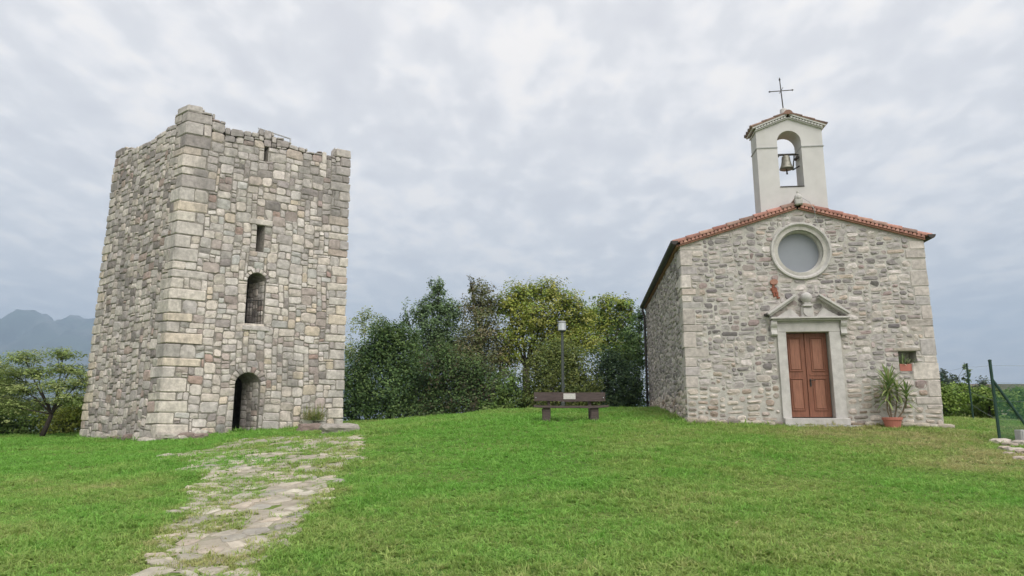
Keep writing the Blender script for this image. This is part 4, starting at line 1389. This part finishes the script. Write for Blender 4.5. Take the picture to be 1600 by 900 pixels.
def tree(name, label, cat, base_px, Y, blobs, leaf, dens, pal, seed, trunk_r=.12, depth=.8, group=None, limbs=True, up=.45, aspect=.55, base_z=None, lean=0, thin=1.0):
    rg = np.random.default_rng(seed); r2 = random.Random(seed)
    b = at(base_px, 650, Y); z0 = gz(b.x, Y) if base_z is None else base_z
    root = thing(name, label, cat, (b.x, Y, z0), group)
    bl = []
    for t_ in blobs:
        x_, y_, rx, ry_ = t_[:4]; dk = t_[4] if len(t_) > 4 else 1.0; dY = t_[5] if len(t_) > 5 else r2.uniform(-.5, .5) * depth
        c = at(x_, y_, Y + dY); k = (Y + dY) / FPX
        bl.append((tuple(c), rx * k, max(rx, ry_ * .8) * k * depth, ry_ * k, dk))
    V_, F_, T_ = crown_mesh(bl, leaf, dens, pal, rg, up, aspect)
    obj("crown", V_, F_, M['leaf'], root, tint=T_, origin=(b.x, Y, z0))
    mb = MB()
    top_c = max(bl, key=lambda q: q[0][2])[0]; low = min(q[0][2] for q in bl)
    fork = Vector((b.x + lean, Y, max(z0 + .4, z0 + (low - z0) * .75)))
    mb.add(*tube([(b.x, Y, z0 - .2), Vector((b.x, Y, z0)).lerp(fork, .5) + Vector((r2.uniform(-.1, .1), 0, 0)), fork], [trunk_r * 1.25, trunk_r, trunk_r * .85], 8))
    if limbs:
        for (c, rx, ry, rz, dk) in bl:
            c = Vector(c); m_ = fork.lerp(c, .5) + Vector((r2.uniform(-.25, .25), r2.uniform(-.2, .2), r2.uniform(-.05, .3)))
            mb.add(*tube([fork, m_, c, c + Vector((r2.uniform(-.3, .3) * rx, 0, rz * .7))], [trunk_r * .38 * thin, trunk_r * .24 * thin, trunk_r * .13 * thin, .008], 6))
            for k in range(4):
                e_ = c + Vector((r2.uniform(-1, 1) * rx, r2.uniform(-1, 1) * ry, r2.uniform(-.5, 1) * rz)) * .8
                mb.add(*tube([m_.lerp(c, r2.uniform(.2, .9)), c.lerp(e_, .5) + Vector((0, 0, .1)), e_], [trunk_r * .13 * thin, trunk_r * .09 * thin, .005], 5))
    mb.build("trunk", M['bark'], root, smooth=True)
    return root


DG = [tuple(round(v * 1.65, 3) for v in c) for c in [(.060, .105, .034), (.078, .125, .040), (.048, .085, .034), (.095, .14, .045)]]
MG = [tuple(round(v * 1.2, 3) for v in c) for c in [(.11, .18, .045), (.13, .20, .05), (.09, .15, .045), (.16, .215, .06)]]
YG = [tuple(round(v * 1.25, 3) for v in c) for c in [(.25, .29, .05), (.21, .265, .05), (.29, .30, .065), (.16, .225, .05), (.31, .31, .09)]]
BG = [tuple(round(v * 1.35, 3) for v in c) for c in [(.125, .185, .085), (.11, .165, .075), (.15, .21, .10), (.095, .145, .06)]]
BR_ = [(.19, .19, .085), (.18, .195, .08), (.16, .20, .075), (.24, .21, .12)]
PG = [tuple(round(v * 1.1, 3) for v in c) for c in [(.28, .33, .13), (.24, .30, .12), (.33, .37, .17), (.20, .265, .095)]]
OG = [tuple(round(v * 1.5, 3) for v in c) for c in [(.125, .15, .042), (.11, .14, .038), (.145, .165, .048), (.09, .125, .038)]]
GB = "trees and bushes behind the crest of the lawn"
tree("pale_tree", "pale airy tree right behind the tower's right edge", "tree", 572, 36, [(572, 505, 24, 26, .7), (598, 520, 22, 26, .8), (548, 545, 16, 26, .55), (565, 565, 24, 28, .7), (540, 590, 14, 26, .5)],
     .13, .55, PG, 101, .07, group=GB)
tree("ash_tree", "blue green pointed tree with a spire crown left of the brown tree", "tree", 680, 34, [(684, 450, 16, 18, .8), (678, 475, 26, 20), (700, 490, 26, 22), (655, 492, 18, 18, .8), (634, 500, 10, 26, .5), (680, 515, 36, 26), (662, 548, 36, 30), (706, 540, 30, 34)],
     .13, 1.15, BG, 102, .14, group=GB)
tree("brown_tree", "sparse brownish tree with bare twigs at its tip", "tree", 752, 33, [(738, 446, 11, 16, .35), (752, 455, 16, 22, .5), (742, 480, 24, 24, .7), (768, 480, 24, 26, .65), (755, 515, 38, 30, .85), (740, 555, 40, 36), (780, 560, 30, 36, .9)],
     .12, 1.2, BR_, 103, .13, group=GB)
tree("lime_tree", "broad yellow green tree with the tallest rounded crown", "tree", 822, 33, [(815, 462, 30, 24), (855, 456, 34, 20), (795, 480, 26, 24, .8), (840, 490, 42, 26), (885, 475, 26, 22), (905, 500, 28, 26), (870, 515, 42, 28), (815, 515, 32, 26, .8), (905, 535, 34, 26, .9), (850, 545, 34, 24, .8), (800, 545, 24, 26, .7)],
     .14, 1.25, YG, 104, .2, group=GB, base_z=1.3)
tree("lime_tree", "smaller yellow green tree between the broad tree and the chapel", "tree", 955, 35, [(950, 478, 26, 18, .9), (972, 474, 20, 15, .9), (934, 500, 28, 24), (965, 505, 30, 24), (985, 492, 14, 16, .6), (945, 535, 28, 24, .8), (975, 545, 28, 26)],
     .14, 1.2, YG[:4] + MG[:2], 105, .12, group=GB)
tree("dark_tree", "dark green tree close against the chapel's rear corner", "tree", 990, 31.5, [(1000, 500, 14, 20), (985, 525, 22, 24), (1000, 550, 20, 30), (975, 570, 26, 30), (998, 610, 20, 34)],
     .12, 1.0, DG, 106, .12, group=GB)
tree("dark_bush", "large dark green bush right beside the tower's edge", "bush", 610, 31, [(600, 522, 26, 24), (628, 530, 30, 26), (585, 550, 34, 30), (620, 570, 42, 36), (560, 590, 32, 34), (600, 620, 50, 36), (556, 632, 34, 32), (650, 600, 36, 40), (640, 640, 42, 24)],
     .12, 1.25, DG, 107, .12, group=GB, limbs=True)
tree("dark_bush", "dark mixed thicket bush under the spire tree and the brown tree", "bush", 710, 30.5, [(690, 570, 34, 34), (720, 590, 36, 36), (690, 620, 40, 34), (745, 600, 32, 40), (735, 632, 38, 26), (680, 645, 34, 20), (775, 610, 24, 36, .8)],
     .11, 1.15, DG + [(.12, .10, .06), (.09, .11, .055)], 108, .1, group=GB)
tree("light_shrub", "light green leafy shrub at the crest left of the bench", "bush", 790, 29, [(800, 595, 22, 22, .8), (782, 618, 26, 22), (815, 618, 26, 26), (765, 635, 18, 14), (800, 636, 36, 12)],
     .13, .85, MG + PG[3:], 109, .06, group=GB)
tree("olive_bush", "rounded olive green bush behind the lamp post", "bush", 875, 28.5, [(870, 555, 36, 30), (895, 570, 34, 30), (845, 585, 30, 34), (885, 605, 44, 32), (850, 625, 36, 22), (915, 615, 28, 30), (895, 635, 40, 14)],
     .10, 1.15, OG, 110, .09, group=GB)
tree("dark_bush", "bluish dark bush between the olive bush and the chapel wall", "bush", 960, 29.5, [(950, 570, 28, 30), (975, 600, 28, 34), (940, 610, 28, 32), (985, 625, 22, 22), (955, 632, 36, 16), (925, 632, 22, 14)],
     .11, 1.2, [(.065, .115, .06), (.085, .14, .072), (.055, .095, .05), (.095, .15, .058)], 111, .08, group=GB)
# left of the tower
tree("robinia_tree", "feathery layered tree with dark forked limbs left of the tower", "tree", 66, 27, [(38, 560, 30, 11, .8), (98, 553, 30, 9, .8), (58, 582, 30, 11, .8), (108, 577, 28, 11, .8), (18, 585, 26, 13, .8), (30, 608, 36, 13, .9), (85, 602, 32, 11, .8), (128, 594, 20, 13, .8), (15, 635, 28, 16, .9), (112, 625, 26, 14, .8), (60, 630, 28, 11, .7)],
     .10, 1.75, [(.31, .38, .13), (.27, .34, .11), (.35, .40, .16), (.21, .29, .09)], 112, .085, group="trees left of the tower", up=1.2, depth=1.2, lean=.35, thin=1.15)
tree("robinia_tree", "feathery tree cut by the left edge of the photo", "tree", -15, 29, [(-20, 575, 30, 16), (5, 600, 26, 14), (-25, 610, 34, 18), (10, 625, 22, 12), (-20, 640, 30, 16)],
     .10, 1.7, [(.24, .30, .10), (.19, .25, .08), (.28, .32, .12)], 113, .09, group="trees left of the tower", up=1.2, depth=1.0, thin=1.4)
for k, (x_, y_, lab) in enumerate(((-20, 662, "low green shrub at the far left under the cut tree"), (30, 660, "low green shrub left of the forked trunk"), (100, 655, "yellow green low shrub between the forked trunk and the tower"), (135, 640, "yellow green shrub half hidden by the tower's left edge"))):
    tree("low_shrub", lab, "bush", x_, 30, [(x_ - 18, y_, 26, 22), (x_ + 16, y_ - 4, 28, 24), (x_, y_ + 14, 36, 16), (x_ + 6, y_ - 24, 22, 14, .7)], .11, .95, ([(.17, .27, .07), (.20, .30, .08), (.24, .32, .09)] if k < 2 else [(.32, .38, .07), (.36, .39, .085), (.25, .33, .07)]), 120 + k, .05, group="shrubs left of the tower")
# right of the chapel
RH = "hedge bushes right of the chapel"
for k, (x_, y_, s_, Y_, lab) in enumerate(((1478, 625, 1.0, 25, "bright green hedge bush touching the chapel's right corner"), (1512, 622, 1.1, 26, "bright green hedge bush around the thin middle fence post"),
                                          (1548, 625, 1.0, 25, "bright green hedge bush left of the tall end fence post"), (1590, 628, 1.2, 24, "green bush seen through the green net"))):
    tree("hedge_bush", lab, "bush", x_, Y_, [(x_ - 12, y_ - 6, 20 * s_, 16), (x_ + 10, y_, 20 * s_, 18), (x_, y_ + 16, 28 * s_, 14), (x_ - 4, y_ - 16, 14 * s_, 10, .7)], .12, 1.05, [(.21, .31, .06), (.26, .35, .08), (.16, .25, .055)], 130 + k, .04, group=RH)
tree("sapling", "thin leafy sapling sticking up above the hedge", "tree", 1510, 26.5, [(1508, 572, 6, 8, .6), (1514, 583, 8, 8, .7), (1506, 592, 8, 8, .8)], .12, .6, BG, 140, .025, group=None)
for k, (x_, h_) in enumerate(((1474, 588), (1490, 596), (1535, 600))):
    tree("far_tree", ["dark far tree peeping out beside the chapel's right corner", "dark far tree left of the sapling", "low far tree behind the hedge near the end post"][k], "tree", x_, 60, [(x_, h_, 9, 12), (x_ - 6, h_ + 14, 12, 14), (x_ + 8, h_ + 18, 12, 16), (x_, h_ + 36, 18, 20)], .22, .9, [(.075, .105, .07), (.09, .125, .08)], 150 + k, .12, group="far trees on the right", base_z=-2)

# ------------------------------------------------------------------ fence, net, rubble, far house on the right
fx, fy = 10.69, 15.5; fz = gz(fx, fy)
fence = thing("mesh_fence", "dark green post and wire fence with a green net at the right edge", "fence", (fx, fy, fz))
p2 = at(1519, 640, 22); p3 = at(1478, 640, 26)
posts = [((fx, fy), 1.78, .032), ((p2.x, 22), 1.75, .028), ((p3.x, 26), 1.6, .028), ((13.4, 14.6), 1.78, .03)]
for (x, y), h, r_ in posts:
    z = gz(x, y); obj("post", *tube([(x, y, z - .1), (x, y, z + h)], r_, 8), M['fence'], fence)
    obj("post_cap", *lathe([(r_ * 1.2, 0), (r_ * 1.1, .03), (.005, .04)], (x, y, z + h), 8), M['fence'], fence)
obj("brace", *tube([(fx, fy, fz + 1.38), (fx + .72, fy - .2, gz(fx + .72, fy - .2) - .05)], .03, 8), M['fence'], fence)
for q in (.5, .9, 1.3, 1.68):
    mb = MB()
    for (a_, ha), (b_, hb) in (((posts[0][0], q), (posts[1][0], q)), ((posts[1][0], q), (posts[2][0], q)), ((posts[0][0], q), (posts[3][0], q))):
        A = Vector((*a_, gz(*a_) + ha)); B = Vector((*b_, gz(*b_) + hb)); mb.add(*tube([A, A.lerp(B, .5) - Vector((0, 0, .02)), B], .0028, 4))
    mb.build("wire", M['wire'], fence)
NV, NF = [], []
n = 12
for i in range(n + 1):
    q = i / n; x, y = fx + (13.4 - fx) * q, fy + (14.6 - fy) * q; sag = .06 * math.sin(q * 9)
    NV += [(x, y + .03 + sag * .3, gz(x, y) + .03), (x, y + .03 - sag * .3, gz(x, y) + .75), (x, y + .03, gz(x, y) + 1.28 - .05 * math.sin(q * math.pi) + sag * .3)]
for i in range(n):
    for k in range(2): NF.append((i * 3 + k, i * 3 + k + 1, i * 3 + k + 4, i * 3 + k + 3))
obj("net", NV, NF, M['net'], fence, smooth=True)
bxx, byy = fx + .3, fy - .34
cb = thing("concrete_block", "small grey ribbed concrete block at the foot of the green post", "block", (bxx, byy, gz(bxx, byy)))
obj("body", *bevbox(ident, bxx - .14, bxx + .14, byy - .1, byy + .1, gz(bxx, byy) - .03, gz(bxx, byy) + .3, .012), M['concrete'], cb)
for k in range(3): obj("rib", *bevbox(ident, bxx - .11 + k * .085, bxx - .06 + k * .085, byy - .115, byy - .098, gz(bxx, byy), gz(bxx, byy) + .27, .006), M['concrete'], cb)
for (px_, py_, s_, lab) in ((1563, 693, .17, "largest pale rubble stone touching the foot of the tall green post"), (1578, 697, .13, "rubble stone just right of the concrete block's foot"),
                            (1592, 695, .15, "flat rubble stone under the green net at the photo's right edge"), (1570, 703, .12, "rubble stone at the lower left end of the heap"),
                            (1586, 706, .14, "rubble stone in the middle of the heap under the net"), (1598, 709, .13, "rubble stone cut by the photo's right edge"),
                            (1577, 711, .09, "small rubble stone at the lower edge of the heap"), (1594, 718, .09, "small lowest rubble stone lying in the grass below the heap")):
    x, y = on_ground(px_, py_)
    V_, F_ = rock((x, y, gz(x, y) + s_ * .16), s_ * 1.3, s_ * 1.1, s_ * .5, rgR.uniform(0, 3), rgR, 2, .35)
    tag(obj("rubble_stone", V_, F_, M['rock'], tint=pick([(3, lin(172, 156, 142)), (2, lin(158, 138, 126)), (1, lin(184, 172, 160))], rgR, .12)),
        lab, "stone", "rubble stones heaped under the net")
H0 = at(1560, 640, 70); hx, hy = H0.x, 70
house = thing("far_house", "low far house with a long brown roof behind the hedge", "house", (hx, hy, -1))
zr = at(1560, 606, 70).z
obj("wall", *box(ident, hx - 5, hx + 9, hy, hy + 7, -4, zr - .2), M['house_wall'], house)
rv = [(hx - 5.5, hy - .5, zr - .25), (hx + 9.5, hy - .5, zr - .25), (hx + 9.5, hy + 3.5, zr + .55), (hx - 5.5, hy + 3.5, zr + .55), (hx - 5.5, hy + 7.5, zr - .25), (hx + 9.5, hy + 7.5, zr - .25)]
obj("roof", rv + [(x, y, z - .15) for x, y, z in rv], [(0, 1, 2, 3), (3, 2, 5, 4), (0, 6, 7, 1), (4, 5, 11, 10), (0, 3, 9, 6), (3, 4, 10, 9), (1, 7, 8, 2), (2, 8, 11, 5), (6, 9, 8, 7), (9, 10, 11, 8)], M['house_roof'], house)
for k in range(4):
    w_ = obj("window", *box(ident, hx - 3.4 + k * 3, hx - 2.4 + k * 3, hy - .06, hy + .02, zr - 1.7, zr - .6), M['house_wall'], house)
    obj("pane", *box(ident, hx - 3.3 + k * 3, hx - 2.5 + k * 3, hy - .075, hy - .062, zr - 1.6, zr - .7), M['dark_pane'], w_)

# ------------------------------------------------------------------ grass
src = bpy.data.collections.new("grass_sources")
for c in range(7):
    V_, F_ = [], []
    rg = random.Random(200 + c)
    for k in range(9):
        a_ = rg.uniform(0, 6.28); r_ = rg.uniform(0, .05); x, y = r_ * math.cos(a_), r_ * math.sin(a_)
        az = rg.uniform(0, 6.28); h = rg.uniform(.02, .055); lean = rg.uniform(.03, .085); w_ = rg.uniform(.0026, .0048)
        if c == 5: w_ *= 2.2; h *= .6; lean *= 1.3
        if c == 6: w_ *= 3.2; h *= .45; lean *= 1.1; x *= .5; y *= .5
        sx, sy = -math.sin(az) * w_, math.cos(az) * w_; dx, dy = math.cos(az) * lean, math.sin(az) * lean
        n = len(V_)
        V_ += [(x - sx, y - sy, -.01), (x + sx, y + sy, -.01), (x + dx * .35 - sx * .8, y + dy * .35 - sy * .8, h * .65), (x + dx * .35 + sx * .8, y + dy * .35 + sy * .8, h * .65), (x + dx, y + dy, h)]
        F_ += [(n, n + 1, n + 3, n + 2), (n + 2, n + 3, n + 4)]
    me = bpy.data.meshes.new("grass_clump"); me.from_pydata(V_, [], F_); me.materials.append(M['grassblade'])
    src.objects.link(bpy.data.objects.new("grass_clump", me))

tq = [TP(0, 0, 0), TP(TWA, 0, 0), TP(TWA, TWB, 0), TP(0, TWB, 0)]; tq = [(p_.x, p_.y) for p_ in tq]
cq = [CP(0, 0, 0), CP(CWID, 0, 0), CP(CWID, CLEN, 0), CP(0, CLEN, 0)]; cq = [(p_.x, p_.y) for p_ in cq]


def inside_np(x, y, poly):
    c = np.zeros(len(x), bool); n = len(poly)
    for i in range(n):
        x0, y0 = poly[i]; x1, y1 = poly[i - 1]
        if y0 == y1: continue
        c ^= ((y0 > y) != (y1 > y)) & (x < (x1 - x0) * (y - y0) / (y1 - y0) + x0)
    return c


def vnoise(x, y, s, seed):
    """cheap smooth value noise"""
    r_ = np.random.default_rng(seed); tab = r_.random((64, 64))
    u = x * s + 1000; v = y * s + 1000; iu = np.floor(u).astype(int); iv = np.floor(v).astype(int); fu = u - iu; fv = v - iv
    fu = fu * fu * (3 - 2 * fu); fv = fv * fv * (3 - 2 * fv)
    g = lambda a, b: tab[a % 64, b % 64]
    return (g(iu, iv) * (1 - fu) + g(iu + 1, iv) * fu) * (1 - fv) + (g(iu, iv + 1) * (1 - fu) + g(iu + 1, iv + 1) * fu) * fv


px_l, py_l, sc_l = [], [], []
for (y0, y1, dens, sc) in ((3.5, 8, 620, .85), (8, 12, 430, .92), (12, 18, 230, 1.15), (18, 30, 100, 1.5)):
    hw = y1 * .82 + 1.5
    n = int((y1 - y0) * 2 * hw * dens)
    px_l.append(nrng.uniform(-hw, hw, n)); py_l.append(nrng.uniform(y0, y1, n)); sc_l.append(np.full(n, sc))
x = np.concatenate(px_l); y = np.concatenate(py_l); sc = np.concatenate(sc_l)
ok = (np.abs(x) < y * .78 + 1.2) & ~inside_np(x, y, tq) & ~inside_np(x, y, cq)
x, y, sc = x[ok], y[ok], sc[ok]
jx = (vnoise(x, y, 2.2, 5) - .5) * .6
inp = inside_np(x + jx, y + jx * .6, edge)
far_ = np.clip((y - min(ey)) / (max(ey) - min(ey)), 0, 1)
patch = vnoise(x, y, 1.9, 8) * .6 + vnoise(x, y, 5, 9) * .4
edge_near = np.full(len(x), 9.0)
for i in range(len(edge)):
    ax, ay = edge[i - 1]; dx, dy = edge[i][0] - ax, edge[i][1] - ay
    t_ = np.clip(((x - ax) * dx + (y - ay) * dy) / (dx * dx + dy * dy), 0, 1)
    edge_near = np.minimum(edge_near, np.hypot(x - ax - t_ * dx, y - ay - t_ * dy))
keep = ~inp | (nrng.random(len(x)) < np.clip(.75 - edge_near / .35, 0, .6)) | (nrng.random(len(x)) < np.clip((patch - .44 + far_ * .2) * 3.4, 0.03, 1) * .85)
x, y, sc, inp = x[keep], y[keep], sc[keep], inp[keep]
z = ground(x, y)
n = len(x)
# colour of the turf: lush in the middle, dry and yellowish on the right and near the camera
big = vnoise(x, y, .35, 21); mid = vnoise(x, y, 1.1, 22); fine = vnoise(x, y, 3.5, 23)
dry = np.clip((x - 3) / 9, 0, .45) * np.clip((y - 7) / 6, 0.3, 1) + (big - .5) * .5 + (mid - .5) * .45 + (fine - .5) * .3 + .17
dry += np.clip((9 - y) / 6, 0, .25) * np.clip((x + 1) / 4, 0.2, 1)
dry -= np.clip(1 - np.hypot((x + .2) / 3.2, (y - 17) / 6), 0, 1) * .45
dry += np.where(inp, .25, 0)
dry += np.clip(1 - np.hypot((x + 6.6) / 1.6, (y - 11.2) / 1.3), 0, 1) * .5 + np.clip(1 - np.hypot((x + 5.6) / 1.2, (y - 7.6) / .9), 0, 1) * .35
dry += np.clip(1 - np.hypot((x - 8) / 4, (y - 16.3) / 2), 0, 1) * .22
dry = np.clip(dry + nrng.normal(0, .13, n), 0, 1)[:, None]
lush = np.array([.20, .42, .07]); olive = np.array([.32, .42, .115]); straw = np.array([.46, .43, .2])
col = np.where(dry < .6, lush + (olive - lush) * dry / .6, olive + (straw - olive) * (dry - .6) / .4)
col *= (1 + nrng.normal(0, .12, (n, 1)))
col = np.clip(col, .01, .6)
gm = bpy.data.meshes.new("grass")
gm.vertices.add(n); gm.vertices.foreach_set("co", np.stack([x, y, z], 1).astype(np.float32).ravel())
ra = gm.attributes.new("rot", 'FLOAT_VECTOR', 'POINT')
ra.data.foreach_set("vector", np.stack([nrng.normal(0, .15, n), nrng.normal(0, .15, n), nrng.uniform(0, 6.28, n)], 1).astype(np.float32).ravel())
sa_ = gm.attributes.new("scl", 'FLOAT', 'POINT')
def edge_dist(x, y, poly):
    d = np.full(len(x), 9.0)
    for i in range(len(poly)):
        ax, ay = poly[i - 1]; bx_, by_ = poly[i]; dx, dy = bx_ - ax, by_ - ay
        t = np.clip(((x - ax) * dx + (y - ay) * dy) / (dx * dx + dy * dy), 0, 1)
        d = np.minimum(d, np.hypot(x - ax - t * dx, y - ay - t * dy))
    return d


wall_d = np.minimum(edge_dist(x, y, tq), edge_dist(x, y, cq))
hgt = (1 + 1.3 * np.clip(1 - wall_d / .35, 0, 1) * vnoise(x, y, 3, 41)) * (.65 + .7 * vnoise(x, y, .9, 31) * (.6 + .8 * vnoise(x, y, 4, 32)))
sa_.data.foreach_set("value", (sc * hgt * nrng.uniform(.7, 1.25, n)).astype(np.float32))
ta = gm.color_attributes.new("tint", 'FLOAT_COLOR', 'POINT')
ta.data.foreach_set("color", np.hstack([col, np.ones((n, 1))]).astype(np.float32).ravel())
go = bpy.data.objects.new("grass", gm); COL.objects.link(go)
tag(go, "short mown grass with dry yellowish patches over the hilltop", None, None, "stuff")
ng = bpy.data.node_groups.new("grass_scatter", 'GeometryNodeTree')
ng.interface.new_socket("Geometry", in_out='INPUT', socket_type='NodeSocketGeometry')
ng.interface.new_socket("Geometry", in_out='OUTPUT', socket_type='NodeSocketGeometry')
gi = ng.nodes.new('NodeGroupInput'); g_o = ng.nodes.new('NodeGroupOutput')
iop = ng.nodes.new('GeometryNodeInstanceOnPoints'); ci = ng.nodes.new('GeometryNodeCollectionInfo')
ci.inputs['Collection'].default_value = src; ci.inputs['Separate Children'].default_value = True; ci.inputs['Reset Children'].default_value = True
na = ng.nodes.new('GeometryNodeInputNamedAttribute'); na.data_type = 'FLOAT_VECTOR'; na.inputs[0].default_value = "rot"
nb_ = ng.nodes.new('GeometryNodeInputNamedAttribute'); nb_.data_type = 'FLOAT'; nb_.inputs[0].default_value = "scl"
iop.inputs['Pick Instance'].default_value = True
ng.links.new(gi.outputs[0], iop.inputs['Points']); ng.links.new(ci.outputs[0], iop.inputs['Instance'])
ng.links.new(na.outputs[0], iop.inputs['Rotation']); ng.links.new(nb_.outputs[0], iop.inputs['Scale'])
ng.links.new(iop.outputs[0], g_o.inputs[0])
md = go.modifiers.new("scatter", 'NODES'); md.node_group = ng

# ------------------------------------------------------------------ haze
hb = MB(); hb.add(*box(ident, -9000, 9000, -400, 9000, -62, 1250))
hm = bpy.data.materials.new("haze"); hm.use_nodes = True
ht = hm.node_tree; ht.nodes.clear()
ho = ht.nodes.new("ShaderNodeOutputMaterial"); pv = ht.nodes.new("ShaderNodeVolumePrincipled")
pv.inputs["Color"].default_value = (.57, .76, 1.0, 1); pv.inputs["Density"].default_value = 0.00020
pv.inputs["Anisotropy"].default_value = 0.0
ht.links.new(pv.outputs[0], ho.inputs["Volume"])
hz_o = obj("haze", hb.V, hb.F, hm, kind="stuff")
tag(hz_o, "thin bluish haze over the valley")
